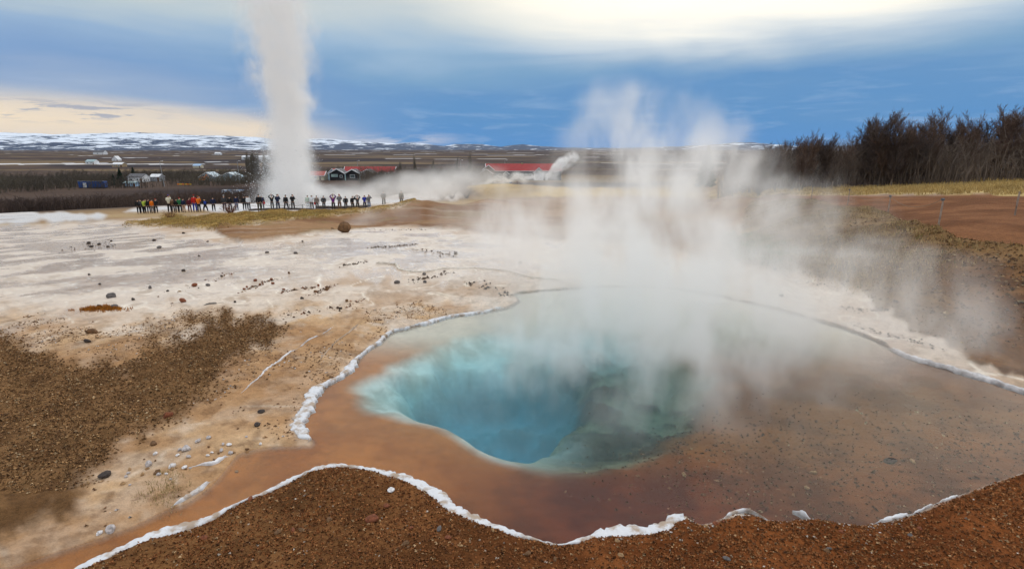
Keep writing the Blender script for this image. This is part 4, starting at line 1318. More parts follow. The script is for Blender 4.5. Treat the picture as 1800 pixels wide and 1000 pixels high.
def window(parent, x, y, z, wd, ht, fr_m=None, gm_=None):
    bm_ = bmesh.new()
    f_ = .12
    box(bm_, (x, y - .03, z + ht / 2), (wd + f_, .08, f_)); box(bm_, (x, y - .03, z - ht / 2), (wd + f_, .08, f_))
    box(bm_, (x - wd / 2, y - .03, z), (f_, .08, ht - f_)); box(bm_, (x + wd / 2, y - .03, z), (f_, .08, ht - f_))
    wi = link('window', bm_mesh('window', bm_), parent, fr_m or pm['white'])
    bm_ = bmesh.new(); box(bm_, (x, y - .015, z), (wd - .1, .03, ht - .1))
    link('pane', bm_mesh('pane', bm_), wi, gm_ or glass)


def part_box(parent, name, c_, s_, m_):
    bm_ = bmesh.new(); box(bm_, c_, s_)
    bmesh.ops.bevel(bm_, geom=bm_.edges[:], offset=min(s_) * .06, segments=1, affect='EDGES')
    return link(name, bm_mesh(name, bm_), parent, m_)


def place(name, px, row, rz=0.0):
    p = spot(px, row)
    return empty(name, (p[0], p[1], p[2] - .05), rz)


# the gabled lodge right of the geyser
lp = at(622, 317, 298)
lodge = empty('lodge', (lp[0], lp[1], hz1(lp[0], lp[1]) - .1), .02)
tag(lodge, 'dark lodge with white trimmed gables and red roof behind the geyser', 'building')
gable(lodge, -7, 19.5, 8, 16, 4.0, 6.6, 'x', pm['white'], pm['red'], pm['white'])
for k, xg in enumerate((-12.6, -4.4, 3.2)):
    gable(lodge, xg, xg + 7.9 + (.3 if k == 0 else -.4), 0, 9.5, 3.6, 5.9 - .3 * (k > 0), 'y', pm['black'] if k < 2 else pm['steel'], pm['grey'], pm['white'], tr=.45)
    part_box(lodge, 'pillar', (xg + .2, -.3, 1.7), (.5, .4, 3.4), pm['teal'])
gable(lodge, -14.5, -10, 5, 12, 3.7, 5.7, 'y', pm['skyblue'], pm['red'], pm['white'])
window(lodge, -9.8, -.02, 2.6, 3.3, 1.3, pm['teal'], mat('lodge_glass', (.30, .40, .38), .2, .3, .5))
window(lodge, -6.4, -.02, 2.2, 1.3, 1.2)
window(lodge, -.6, -.02, 2.2, 2.4, 1.5)
for k in range(4):
    window(lodge, 12.0 + 2.0 * k, 7.98, 2.6, 1.1, 1.2)
part_box(lodge, 'door', (9.2, 7.95, 1.1), (1.1, .1, 2.2), pm['grey'])
ll = empty('cottage', (lp[0] - 19.5, lp[1] + 3, hz1(lp[0] - 19.5, lp[1]) - .1))
tag(ll, 'low cottage with faded red roof right beside the geyser column', 'building')
gable(ll, -4.5, 3.2, 0, 7, 2.4, 4.4, 'x', pm['cream'], pm['redpale'], pm['white'])
window(ll, -1.2, -.02, 1.5, 1.2, 1.0); part_box(ll, 'door', (1.2, -.03, 1.0), (.9, .08, 2.0), pm['brown'])
# the long red roof
hp_ = at(913, 314, 300)
hall = empty('hotel', (hp_[0], hp_[1], hz1(hp_[0], hp_[1]) - .1), .0)
tag(hall, 'long low hotel with a bright red roof behind the steam vents', 'building')
gable(hall, -17.5, 22, 4, 14, 4.9, 8.3, 'x', pm['grey'], pm['red'], pm['white'])
gable(hall, -19.0, -13.2, 1, 12, 5.6, 7.8, 'y', pm['brown'], pm['red'], pm['white'], tr=.32)
gable(hall, -20.5, -13.8, -3, 6, 3.8, 6.0, 'y', pm['brown'], pm['red'], pm['white'], tr=.32)
gable(hall, 7.6, 12.6, 1.2, 9, 4.2, 6.6, 'y', pm['white'], pm['red'], pm['white'], tr=.34)
gable(hall, -8.2, -5.6, 2.5, 9, 3.4, 4.7, 'y', pm['grey'], pm['steel'], pm['white'])
part_box(hall, 'chimney', (1.5, 9.0, 8.2), (1.0, 1.0, 1.2), pm['tan'])
for k in range(9):
    window(hall, -12.5 + 2.3 * k, 3.98, 2.7, 1.4, 1.3)
part_box(hall, 'door', (14.4, 3.95, 1.2), (1.4, .1, 2.4), pm['white'])
part_box(hall, 'canopy_roof', (2.5, 2.2, 3.1), (9, 3.2, .25), pm['steel'])
# valley houses
def house(px, row, wd, dp_, zw, zr, wall_m, roof_m, label, axis='x', rz=0.0, name='house', win=2, trim=None):
    e_ = place(name, px, row, rz)
    gable(e_, -wd / 2, wd / 2, 0, dp_, zw, zr, axis, pm[wall_m], pm[roof_m], trim and pm[trim], .25)
    for k in range(win):
        window(e_, -wd / 2 + wd * (k + .6) / (win + .4), -.02, zw * .55, wd * .13, zw * .35)
    part_box(e_, 'door', (wd * .40, -.03, .95), (.9, .08, 1.9), pm['brown'])
    return tag(e_, label, 'house')


house(238, 321.5, 7.2, 6, 2.6, 4.0, 'white', 'grey', 'white house with a dark grey roof beside the two spruces', win=2)
house(272, 320, 4.6, 5, 2.2, 3.4, 'steel', 'white', 'small pale shed between the grey roofed house and the lamp post', win=1)
house(228, 327.5, 5.0, 3, 1.5, 2.0, 'skyblue', 'teal', 'low pale blue shed in front of the grey roofed house', win=1)
house(158, 289.5, 9, 8, 3.0, 5.0, 'white', 'teal', 'pale green roofed farmhouse at the far edge of the scrub', win=2)
house(206, 294.2, 9, 7, 2.4, 4.0, 'tan', 'white', 'white roofed barn in front of the far farmhouse', win=2)
house(202, 283, 8, 8, 2.0, 6.5, 'white', 'white', 'tiny white steep roofed building far out on the plain', axis='y', win=1)
house(346, 295.5, 6.5, 5, 2.0, 3.4, 'cream', 'skyblue', 'cream walled barn with a light blue roof on the plain', win=1)
house(382, 272.5, 15, 12, 4, 7, 'white', 'white', 'distant white farm below the mountains', win=1)
house(448, 281, 40, 10, 4, 6.0, 'white', 'white', 'long white greenhouse roof on the plain before the geyser', win=4)
house(173, 272, 30, 18, 6, 12, 'white', 'grey', 'distant farm with a grey roof in line with the container', win=1)
# glazed greenhouse frames
gh_pane = mat('greenhouse_pane', (.30, .42, .50), .25, .25, .8, .5)
for px, wd, lab in ((364, 8.2, 'smaller gabled greenhouse with pale blue panes by the excavator'), (402, 10.8, 'larger gabled greenhouse with pale blue panes by the lamp post')):
    e_ = place('greenhouse', px, 319.5)
    zw, zr = 1.9, 4.2
    for k in range(8):
        x_ = -wd / 2 + wd * (k + .5) / 8
        top_ = zr - (zr - zw) * abs(x_) / (wd / 2)
        part_box(e_, 'pane', (x_, 0, top_ / 2), (wd / 8 - .30, .05, top_ - .1), gh_pane)
        bm_ = bmesh.new(); box(bm_, (x_ - wd / 16, -.05, top_ / 2), (.16, .12, top_))
        link('mullion', bm_mesh('mullion', bm_), e_, pm['white'] if k % 2 else pm['steel'])
    gable(e_, -wd / 2, wd / 2, .1, 8, zw, zr, 'y', gh_pane, gh_pane, pm['white'], .1)
    tag(e_, lab, 'greenhouse')
# blue container
ct = place('shipping_container', 161, 331.5, .05)
part_box(ct, 'body', (0, 1.2, 1.45), (10.5, 2.4, 2.7), pm['blue'])
for k in range(14):
    part_box(ct, 'rib', (-4.9 + .75 * k, -.04, 1.45), (.28, .09, 2.3), pm['blue'])
part_box(ct, 'door_panel', (-2.4, -.11, 1.2), (1.5, .06, 1.9), pm['white'])
part_box(ct, 'top_rail', (0, 0, 2.85), (10.6, .16, .16), pm['steel'])
tag(ct, 'long blue shipping container at the roadside below the spruces', 'container')
# excavator
ex = place('excavator', 357, 321)
for sx in (-.9, .9):
    bm_ = bmesh.new(); box(bm_, (0, sx, .4), (3.0, .5, .6)); bmesh.ops.bevel(bm_, geom=bm_.edges[:], offset=.2, segments=2, affect='EDGES')
    link('track', bm_mesh('track', bm_), ex, pm['grey'])
part_box(ex, 'engine_housing', (-.6, 0, 1.35), (1.7, 2.0, 1.0), pm['orange'])
cabx = part_box(ex, 'cab', (.6, -.5, 1.75), (1.0, 1.0, 1.6), pm['orange'])
part_box(cabx, 'cab_window', (.6, -1.01, 1.95), (.7, .04, .8), glass)
bm_ = bmesh.new(); bar(bm_, (.8, .3, 1.4), (1.8, .3, 3.6), .35); link('boom', bm_mesh('boom', bm_), ex, pm['orange'])
bm_ = bmesh.new(); bar(bm_, (1.8, .3, 3.7), (3.0, .3, 1.9), .25); link('dipper_arm', bm_mesh('dipper_arm', bm_), ex, pm['orange'])
part_box(ex, 'bucket', (3.0, .3, 1.4), (.6, .8, .7), pm['grey'])
tag(ex, 'small orange excavator parked before the greenhouses', 'excavator')
# orange barrier, pale stack
br = place('road_barrier', 324, 327)
for k in range(6):
    part_box(br, 'plank', (-2.6 + 1.05 * k, 0, .85), (1.0, .12, .55), pm['orange'] if k % 2 == 0 else pm['yellow'])
    part_box(br, 'post', (-3.05 + 1.05 * k, .12, .55), (.12, .1, 1.1), pm['grey'])
tag(br, 'orange and yellow roadside barrier right of the lamp post', 'barrier')
stc = place('timber_stack', 409, 339)
for k in range(4):
    for j in range(3):
        part_box(stc, 'board_bundle', (-3.0 + 2.05 * k, .2 * j, .2 + .42 * j), (1.95, .9, .38), pm['skyblue'] if (k + j) % 2 else pm['white'])
tag(stc, 'low stack of pale blue wrapped bundles in the scrub', 'stack')


def lamp(px, row, top_row, label, lean=0.0):
    p = spot(px, row)
    hm = at(px, top_row, p[1])[2] - p[2]
    e_ = empty('lamp_post', p, 0)
    e_.rotation_euler = (0, lean, 0)
    bm_ = bmesh.new(); tube(bm_, [(0, 0, 0), (0, 0, hm * .5), (0, 0, hm)], [.17, .13, .09], 8); link('pole', bm_mesh('pole', bm_), e_, pm['steel'])
    bm_ = bmesh.new(); bar(bm_, (0, 0, hm - .05), (.9, 0, hm + .15), .10); link('arm', bm_mesh('arm', bm_), e_, pm['steel'])
    part_box(e_, 'lamp_head', (1.0, 0, hm + .12), (.9, .4, .2), pm['white'])
    part_box(e_, 'base_plate', (0, 0, .1), (.5, .5, .2), pm['concrete'])
    return tag(e_, label, 'lamp post')


lamp(289, 327, 284, 'tall leaning lamp post between the pale shed and the road barrier', -.06)
lamp(422, 324, 283.5, 'tall lamp post beside the larger greenhouse', -.02)
lamp(629.5, 312, 283, 'lamp post rising behind the red roof of the gabled lodge')
lamp(810, 314, 282, 'lamp post standing alone in the drifting steam')
lamp(887.5, 312, 282, 'lamp post in front of the long red roof')
# ------------------------------------------------------------------ fence stakes, ropes, kerb
stake_m = mat('stake_wood', (.30, .24, .20), .9, .3, 6)
rope_m = mat('rope', (.20, .16, .12), .9, .3, 6)
ST = [(1649, 399, 14.7, 'nearest fence stake standing in the rusty path'), (1560, 378, 21, 'fence stake rising from the grassy hummock by the path'),
      (1490, 358, 27, 'fence stake on the path in front of the dark grove'), (1426, 350, 31, 'fence stake farthest along the near side of the path')]
tops = []
for px, row, Yd, lab in ST:
    p = at(px, row, Yd); z = hz1(p[0], p[1])
    e_ = empty('fence_stake', (p[0], p[1], z))
    bm_ = bmesh.new(); tube(bm_, [(0, 0, -.1), (.01, 0, .4), (.015, 0, .74)], [.024, .021, .018], 7); link('shaft', bm_mesh('shaft', bm_), e_, stake_m)
    bm_ = bmesh.new(); tube(bm_, [(-.03, 0, .72), (.03, 0, .72)], .035, 8); link('rope_eye', bm_mesh('rope_eye', bm_), e_, pm['grey'])
    tag(e_, lab, 'stake', 'rope fence stakes along the path')
    tops.append((p[0], p[1], z + .72))
for px, row, Yd, lab in ((1399, 334, 45, 'thin short stake in the straw grass at the steamy end'), (1462, 335, 43, 'thin short stake in the straw grass before the grove'), (1785, 372, 17, 'fence stake farthest up the path out by the edge')):
    p = at(px, row, Yd); z = hz1(p[0], p[1])
    bm_ = bmesh.new(); tube(bm_, [(0, 0, -.1), (0, 0, .4), (.01, 0, .70)], [.03, .026, .022], 7)
    o = link('fence_stake', bm_mesh('fence_stake', bm_), None, stake_m, (p[0], p[1], z)); tag(o, lab, 'stake', 'rope fence stakes along the path')
for k in range(3):
    a, b = Vector(tops[k]), Vector(tops[k + 1])
    bm_ = bmesh.new()
    q = [a.lerp(b, i / 12) - Vector((0, 0, .28 * (1 - (2 * i / 12 - 1) ** 2))) for i in range(13)]
    tube(bm_, q, .006, 5)
    o = link('fence_rope', bm_mesh('fence_rope', bm_), None, rope_m)
    tag(o, ['thin sagging rope from the nearest stake to the hummock stake', 'thin sagging rope between the hummock stake and the next', 'thin sagging rope to the farthest path stake'][k], 'rope', 'ropes along the path')

# low log edging and rope behind the onlookers
def edging(pl, Yd, label, wd=.22):
    p = [at(px, row, Yd) for px, row in pl]
    q = [(a[0], a[1], hz1(a[0], a[1]) + wd * .4) for a in p]
    e_ = empty('log_edging', q[0])
    for a, b in zip(q[:-1], q[1:]):
        bm_ = bmesh.new()
        tube(bm_, [Vector(a) - Vector(q[0]), (Vector(a) + Vector(b)) / 2 - Vector(q[0]) + Vector((0, 0, .02)), Vector(b) - Vector(q[0]) - (Vector(b) - Vector(a)) * .03], wd * .5, 7)
        link('log', bm_mesh('log', bm_), e_, bark['dark'])
    return tag(e_, label, 'edging')


edging([(438, 367), (462, 367), (486, 366.5), (510, 366), (534, 366), (558, 365), (582, 365), (606, 364)], 57.5, 'dark low log edging behind the feet of the onlookers')
edging([(556, 358), (580, 358), (604, 358), (628, 357), (652, 357)], 63, 'second dark log edging farther back in the geyser steam', .35)
rp = empty('rope_barrier', tuple(at(440, 366, 58.5)))
rp.location.z = hz1(rp.location.x, rp.location.y)
prev = None
for k in range(10):
    p = at(440 + 23 * k, 364, 58.5); z = hz1(p[0], p[1])
    c_ = Vector((p[0], p[1], z)) - rp.location
    bm_ = bmesh.new(); tube(bm_, [c_, c_ + Vector((0, 0, .55))], [.035, .03], 6); link('post', bm_mesh('post', bm_), rp, pm['grey'])
    tp_ = c_ + Vector((0, 0, .5))
    if prev:
        bm_ = bmesh.new(); tube(bm_, [prev, (prev + tp_) / 2 - Vector((0, 0, .1)), tp_], .014, 5); link('rope', bm_mesh('rope', bm_), rp, rope_m)
    prev = tp_
tag(rp, 'low rope barrier on short posts around the geyser', 'barrier')

# ------------------------------------------------------------------ people
def skin(name, verts, edges, rad, root=0, sub=1):
    me_ = bpy.data.meshes.new(name)
    me_.from_pydata([Vector(v) for v in verts], edges, [])
    o = bpy.data.objects.new(name, me_); C.objects.link(o)
    sm = o.modifiers.new('skin', 'SKIN'); sm.use_smooth_shade = True
    o.modifiers.new('sub', 'SUBSURF').levels = sub
    for i, r_ in enumerate(rad):
        sv = me_.skin_vertices[0].data[i]
        sv.radius = r_ if isinstance(r_, tuple) else (r_, r_)
        sv.use_root = i == root
    dg = bpy.context.evaluated_depsgraph_get()
    res = bpy.data.meshes.new_from_object(o.evaluated_get(dg))
    res.name = name
    bpy.data.objects.remove(o); bpy.data.meshes.remove(me_)
    return res


def figure(pose):
    """a standing adult 1.0 tall facing +Y; returns meshes for body and clothing"""
    hips, chest, neck, head = Vector((0, 0, .53)), Vector((0, .0, .74)), Vector((0, .0, .845)), Vector((0, .015, .93))
    lean = {'lean': .10, 'crouch': .16, 'back': -.05}.get(pose, 0)
    drop = .16 if pose == 'crouch' else 0
    for v, k in ((chest, .6), (neck, 1), (head, 1.15)):
        v.y += lean * k
    for v in (hips, chest, neck, head):
        v.z -= drop
    st_ = .035 if pose not in ('stride', 'crouch') else .09
    legs = []
    for sg in (-1, 1):
        fy = (.07 * sg) if pose == 'stride' else 0
        kn = Vector((sg * (.055 + st_ * .4), fy * .5 + (.12 if pose == 'crouch' else .012), .285 - drop * .35))
        an_ = Vector((sg * (.052 + st_ * .7), fy - .01 - (.05 if pose == 'crouch' else 0), .045))
        legs.append((Vector((sg * .055, hips.y, hips.z - .03)), kn, an_, an_ + Vector((sg * .01, .085, -.025))))
    arms = []
    for sg in (-1, 1):
        sh = Vector((sg * .105, chest.y - .005, chest.z + .065))
        if pose in ('photo', 'lean', 'crouch', 'back'):
            elb = sh + Vector((sg * .035, .05, -.14)); ha = Vector((sg * .025, head.y + .13, head.z - .03))
        elif pose == 'high':
            elb = sh + Vector((sg * .10, .05, .06)); ha = Vector((sg * .05, head.y + .06, head.z + .075))
        elif pose == 'one' and sg > 0:
            elb = sh + Vector((sg * .09, .05, -.08)); ha = Vector((sg * .05, head.y + .10, head.z))
        elif pose == 'pocket':
            elb = sh + Vector((sg * .055, -.03, -.155)); ha = Vector((sg * .085, .045, .50 - drop))
        else:
            elb = sh + Vector((sg * .03, -.015, -.165)); ha = sh + Vector((sg * .035, .03, -.325))
        arms.append((sh, elb, ha))
    res = {}
    # body: one continuous skin
    v = [hips, chest, neck, head, head + Vector((0, .004, .045)), head + Vector((0, .04, -.012))]
    e = [(0, 1), (1, 2), (2, 3), (3, 4), (3, 5)]; r_ = [(.075, .055), (.085, .055), .032, (.042, .05), (.036, .045), .012]
    for l_ in legs:
        i = len(v); v += list(l_); e += [(0, i), (i, i + 1), (i + 1, i + 2), (i + 2, i + 3)]; r_ += [.052, .038, .026, .022]
    for a_ in arms:
        i = len(v); v += list(a_) + [a_[2] + (a_[2] - a_[1]).normalized() * .045]; e += [(1, i), (i, i + 1), (i + 1, i + 2), (i + 2, i + 3)]; r_ += [.036, .026, .020, .016]
        # fingers and thumb
        t0 = i + 3; dr = (a_[2] - a_[1]).normalized(); sd = dr.cross(Vector((0, 0, 1))).normalized() if abs(dr.z) < .95 else Vector((1, 0, 0))
        for q in (-.012, -.004, .004, .012):
            j = len(v); v.append(v[t0] + dr * (.030 - abs(q) * .5) + sd * q * 1.6); e.append((t0, j)); r_.append(.0055)
        j = len(v); v.append(v[i + 2] + dr * .018 + sd * .028); e.append((i + 2, j)); r_.append(.006)
    res['body'] = skin('body', v, e, r_)
    v = [hips + Vector((0, 0, -.045)), hips + Vector((0, 0, .06)), chest, neck + Vector((0, 0, -.022))]
    e = [(0, 1), (1, 2), (2, 3)]; r_ = [(.105, .085), (.098, .078), (.108, .080), (.050, .048)]
    for a_ in arms:
        i = len(v); v += [a_[0], a_[1], a_[2] - (a_[2] - a_[1]) * .12]; e += [(2, i), (i, i + 1), (i + 1, i + 2)]; r_ += [.052, .042, .032]
    res['jacket'] = skin('jacket', v, e, r_)
    v = [hips + Vector((0, 0, .02))]; e = []; r_ = [(.088, .070)]
    for l_ in legs:
        i = len(v); v += [l_[0] + Vector((0, 0, -.02)), l_[1], l_[2] + Vector((0, 0, .005))]; e += [(0, i), (i, i + 1), (i + 1, i + 2)]; r_ += [.062, .050, .040]
    res['trousers'] = skin('trousers', v, e, r_)
    for sg, l_ in zip((0, 1), legs):
        res['shoe%d' % sg] = skin('shoe', [l_[2] + Vector((0, -.02, -.012)), l_[2] + Vector((0, .03, -.020)), l_[3] + Vector((0, .01, -.002))], [(0, 1), (1, 2)], [.034, .032, .024])
    res['hair'] = skin('hair', [head + Vector((0, -.018, -.02)), head + Vector((0, -.012, .025)), head + Vector((0, .004, .048))], [(0, 1), (1, 2)], [.040, .050, .040])
    res['cap'] = skin('hat', [head + Vector((0, -.006, .022)), head + Vector((0, 0, .045)), head + Vector((0, 0, .075))], [(0, 1), (1, 2)], [.056, .056, .024])
    bm_ = bmesh.new(); c_ = (arms[0][2] + arms[1][2]) / 2 + Vector((0, .03, .012)); box(bm_, c_, (.07, .035, .045)); tube(bm_, [c_ + Vector((0, .015, 0)), c_ + Vector((0, .05, 0))], .016, 8)
    res['camera'] = bm_mesh('camera', bm_)
    bm_ = bmesh.new(); box(bm_, chest + Vector((0, -.105, -.03)), (.15, .09, .22)); bmesh.ops.bevel(bm_, geom=bm_.edges[:], offset=.025, segments=2, affect='EDGES')
    res['backpack'] = bm_mesh('backpack', bm_, True)
    return res


FIG = {p_: figure(p_) for p_ in ('stand', 'photo', 'high', 'one', 'pocket', 'lean', 'crouch', 'stride', 'back')}
skin_m = mat('skin', (.50, .30, .21), .6, .1, 4)
CL = dict(black=(.012, .012, .014), navy=(.015, .022, .060), blue=(.020, .055, .32), royal=(.02, .035, .30), red=(.45, .020, .016), orange=(.72, .17, .010), green=(.02, .14, .05), lime=(.38, .50, .06),
          maroon=(.10, .015, .025), purple=(.12, .02, .15), violet=(.06, .03, .28), grey=(.14, .14, .145), charcoal=(.045, .045, .05), taupe=(.20, .165, .14), olive=(.065, .055, .03), brown=(.12, .065, .035),
          cream=(.62, .60, .48), white=(.70, .72, .74), pale=(.50, .58, .50), jeans=(.16, .21, .32), tan=(.42, .27, .18), hair=(.03, .02, .015))
cm = {k: mat('cloth_' + k, c_, .85, .2, 6) for k, c_ in CL.items()}
#        px   foot  top   jacket   trousers  head     pose      turn  extra  label
PEOPLE = [
    (243, 363, 346, 'black', 'black', 'hair', 'pocket', .3, '', 'person in black at the outer end of the crowd'),
    (248.5, 362, 347.5, 'charcoal', 'black', 'hair', 'lean', .6, '', 'person in dark clothes bending beside the lime jacket'),
    (253, 361, 345, 'lime', 'black', 'black', 'photo', -.4, '', 'person in a lime green jacket near the crowd end'),
    (262, 369.5, 349.5, 'black', 'charcoal', 'hair', 'one', .4, '', 'person in a black jacket with an orange clad neighbour behind'),
    (268, 366, 350, 'orange', 'taupe', 'hair', 'stand', -.2, '', 'person in faded orange half hidden behind the black coat'),
    (274.5, 369.5, 347, 'black', 'black', 'red', 'lean', .2, '', 'person in a long black coat with a red hood'),
    (299, 372, 344, 'cream', 'black', 'violet', 'photo', .1, 'camera', 'person with a violet hat and cream jacket raising a camera'),
    (304.5, 368, 351, 'brown', 'charcoal', 'hair', 'stand', .0, '', 'person in brown behind the violet hat'),
    (311, 364.5, 344, 'black', 'black', 'hair', 'stand', .2, '', 'person in black standing back beside the green jacket'),
    (317, 369, 345, 'green', 'black', 'red', 'photo', .2, 'camera', 'person in a green jacket and red hat'),
    (323.5, 369, 350, 'navy', 'tan', 'hair', 'stand', -.3, '', 'person in a navy top with tan leggings'),
    (334, 369, 347, 'maroon', 'maroon', 'hair', 'one', .3, '', 'person in maroon next to the bright red jacket'),
    (343.5, 371.5, 344, 'red', 'royal', 'red', 'stand', .1, '', 'person in a bright red jacket and blue trousers'),
    (350.5, 371, 346, 'orange', 'black', 'orange', 'photo', -.2, '', 'person in a bright orange jacket and black trousers'),
    (362, 372, 347, 'black', 'black', 'black', 'crouch', .4, 'pack', 'person in black crouching with a blue backpack'),
    (376, 368.5, 347, 'navy', 'black', 'hair', 'pocket', .3, '', 'person in dark navy alone between crouching person and white hat'),
    (395.5, 369.6, 344.5, 'charcoal', 'navy', 'white', 'stand', .0, '', 'person with a white hat and dark coat with red collar'),
    (405.5, 370, 347.6, 'black', 'navy', 'hair', 'pocket', .1, '', 'person in black jacket and navy trousers beside the white hat'),
    (416.5, 367.5, 344, 'navy', 'jeans', 'black', 'stride', .8, '', 'person in navy jacket and pale jeans stepping sideways'),
    (430.5, 369, 348, 'black', 'black', 'hair', 'stand', .1, '', 'person in black at the outer side of a close trio'),
    (434.3, 368, 347, 'black', 'charcoal', 'hair', 'photo', .1, '', 'person in black in the middle of a close trio'),
    (438, 369.5, 351, 'white', 'charcoal', 'hair', 'stand', -.2, '', 'shorter person in a white jacket in a close trio'),
    (457, 372.5, 344.4, 'black', 'olive', 'hair', 'stand', .0, '', 'person in black jacket and olive trousers at the column foot'),
    (462, 367.5, 344.4, 'navy', 'navy', 'hair', 'stand', .2, 'bag', 'person in navy carrying a red bag at the column foot'),
    (479, 366.5, 346, 'black', 'charcoal', 'hair', 'high', .5, 'camera', 'person in black leaning back with camera before the water column'),
    (489.5, 371.7, 348.3, 'navy', 'navy', 'hair', 'photo', -.1, '', 'person all in navy before the water column'),
    (503.8, 370, 348, 'black', 'black', 'black', 'stride', -.2, '', 'person in black with legs apart before the water column'),
    (515.7, 370, 344.4, 'black', 'charcoal', 'hair', 'photo', .0, '', 'tall person in black in the middle of the water column'),
    (542, 368, 348, 'pale', 'white', 'hair', 'stand', .1, '', 'person in pale green jacket at the edge of the column'),
    (549, 369, 348, 'white', 'charcoal', 'hair', 'one', .2, '', 'person in white jacket and dark trousers beside the pale green jacket'),
    (558, 369.5, 347, 'taupe', 'charcoal', 'hair', 'stand', .0, 'bag', 'person in a taupe coat holding a red bag'),
    (570, 368.5, 347, 'charcoal', 'charcoal', 'hair', 'pocket', .0, '', 'person in charcoal coat alone in front of the log edging'),
    (586.5, 368.5, 343.7, 'purple', 'black', 'hair', 'high', .1, 'camera', 'person in a purple jacket holding a camera high'),
    (597.5, 368, 342, 'grey', 'brown', 'red', 'photo', .0, '', 'person in a grey coat and red hat'),
    (608.4, 367.5, 347.5, 'black', 'charcoal', 'hair', 'pocket', .2, '', 'short person in black beside the grey coat and red hat'),
    (620.4, 366, 344, 'black', 'black', 'hair', 'one', -.2, 'camera', 'person in black with a raised arm beside the person in dark grey'),
    (629, 364.5, 344, 'charcoal', 'black', 'hair', 'high', .3, 'camera', 'person in dark grey with raised arms next to royal blue'),
    (641.4, 363.5, 343, 'royal', 'navy', 'hair', 'photo', .1, '', 'person in a royal blue jacket near the end of the line'),
    (649, 363, 346, 'grey', 'jeans', 'hair', 'one', .2, '', 'person in grey beside the royal blue jacket'),
    (675, 361, 343, 'charcoal', 'charcoal', 'charcoal', 'pocket', .1, '', 'lone hooded person in dark grey behind the grassy rise'),
    (706, 359, 342, 'olive', 'olive', 'hair', 'stand', -.1, '', 'lone person in olive grey at the far end in steam'),
]
for px, foot, top_, jk, trs, hd, pose, turn, extra, lab in PEOPLE:
    p = ground_at(px, foot)
    Yd = min(max(p[1], 50.5), 60.5) if px < 660 else 66.0
    q = at(px, foot, Yd)
    z = hz1(q[0], q[1])
    hm = min(max((foot - top_) / F * Yd * 1.08, 1.5), 1.92) if px < 660 else 1.7
    e_ = empty('person', (q[0], q[1], z), turn - math.atan2(q[0], q[1]) * .3, hm)
    fg = FIG[pose]
    b_ = link('body', fg['body'], e_, skin_m)
    j_ = link('jacket', fg['jacket'], e_, cm[jk])
    link('trousers', fg['trousers'], e_, cm[trs])
    link('shoe', fg['shoe0'], e_, cm['black']); link('shoe', fg['shoe1'], e_, cm['black'])
    link('hair', fg['hair'], e_, cm['hair'])
    if hd != 'hair':
        link('hat', fg['cap'], e_, cm[hd])
    if extra == 'pack':
        link('backpack', fg['backpack'], e_, cm['blue'])
    tag(e_, lab, 'person', 'onlookers watching the geyser')
    if extra == 'camera':
        o = link('camera', fg['camera'], None, cm['black']); o.location = e_.location; o.rotation_euler = e_.rotation_euler; o.scale = e_.scale
        tag(o, 'small black camera held up by the ' + lab.replace(' raising a camera', '').replace(' holding a camera high', '').replace(' leaning back with camera', '').replace(' with raised arms', '').replace(' with a raised arm', '').replace('violet hat and cream', 'cream'), 'camera', 'cameras held by onlookers')
    if extra == 'bag':
        bm_ = bmesh.new(); box(bm_, (0, 0, 0), (.20, .12, .26)); bmesh.ops.bevel(bm_, geom=bm_.edges[:], offset=.04, segments=2, affect='EDGES')
        tube(bm_, [(-.06, 0, .12), (-.04, 0, .26), (.04, 0, .26), (.06, 0, .12)], .012, 5)
        hx = -.21 if jk == 'taupe' else .21
        o = link('bag', bm_mesh('bag', bm_), None, cm['red'], (q[0] + hx, q[1], z + .62 * hm / 1.0 * .72))
        tag(o, 'small red bag at the side of the person in ' + ('a taupe coat' if jk == 'taupe' else 'navy'), 'bag')
for px, row, jk, lab in ((897.5, 319.5, 'jeans', 'tiny far person in pale blue by the steam vents'), (910, 318, 'brown', 'tiny far person in brown by the steam vents')):
    q = at(px, row, 128); e_ = empty('person', (q[0], q[1], hz1(q[0], q[1])), .3, 1.75)
    fg = FIG['stand']
    link('body', fg['body'], e_, skin_m); link('jacket', fg['jacket'], e_, cm[jk]); link('trousers', fg['trousers'], e_, cm['white' if jk == 'jeans' else 'black']); link('hair', fg['hair'], e_, cm['hair'])
    tag(e_, lab, 'person')

# ------------------------------------------------------------------ geyser
GY = 64.0
gb = at(516, 366, GY); gb[2] = hz1(gb[0], gb[1])
geyser = empty('geyser', tuple(gb))
tag(geyser, 'tall white and pale blue column of erupting geyser water', 'geyser')
m_px = GY / F
# spray droplets
g_ = np.random.default_rng(77)
n = 7000
hh_ = g_.beta(1.1, 2.6, n) * 13
sd = np.where(g_.random(n) < .72, -1, 1)
an_ = np.where(sd < 0, math.pi, 0) + g_.normal(0, .8, n)
rr2 = 2.1 + np.abs(g_.normal(0, 1, n)) * np.interp(hh_, [0, 2, 5, 13], [1.6, 1.5, .9, .35]) * np.where(sd < 0, 1, .55)
cen = np.stack([np.cos(an_) * rr2, np.sin(an_) * rr2, hh_], -1)
tv = np.array([[1, 0, -.5], [-.5, .87, -.5], [-.5, -.87, -.5], [0, 0, 1.3]]); tf = np.array([[0, 2, 1], [0, 1, 3], [1, 2, 3], [2, 0, 3]])
sz = g_.lognormal(math.log(.019), .5, n)
Vd = (cen[:, None] + tv[None] * sz[:, None, None]).reshape(-1, 3); Fd = (tf[None] + (np.arange(n) * 4)[:, None, None]).reshape(-1, 3)
o = link('spray', mesh_np('spray', Vd, Fd), geyser, mat('droplets', (.80, .84, .88), .3, .05, 3))
o['kind'] = 'stuff'

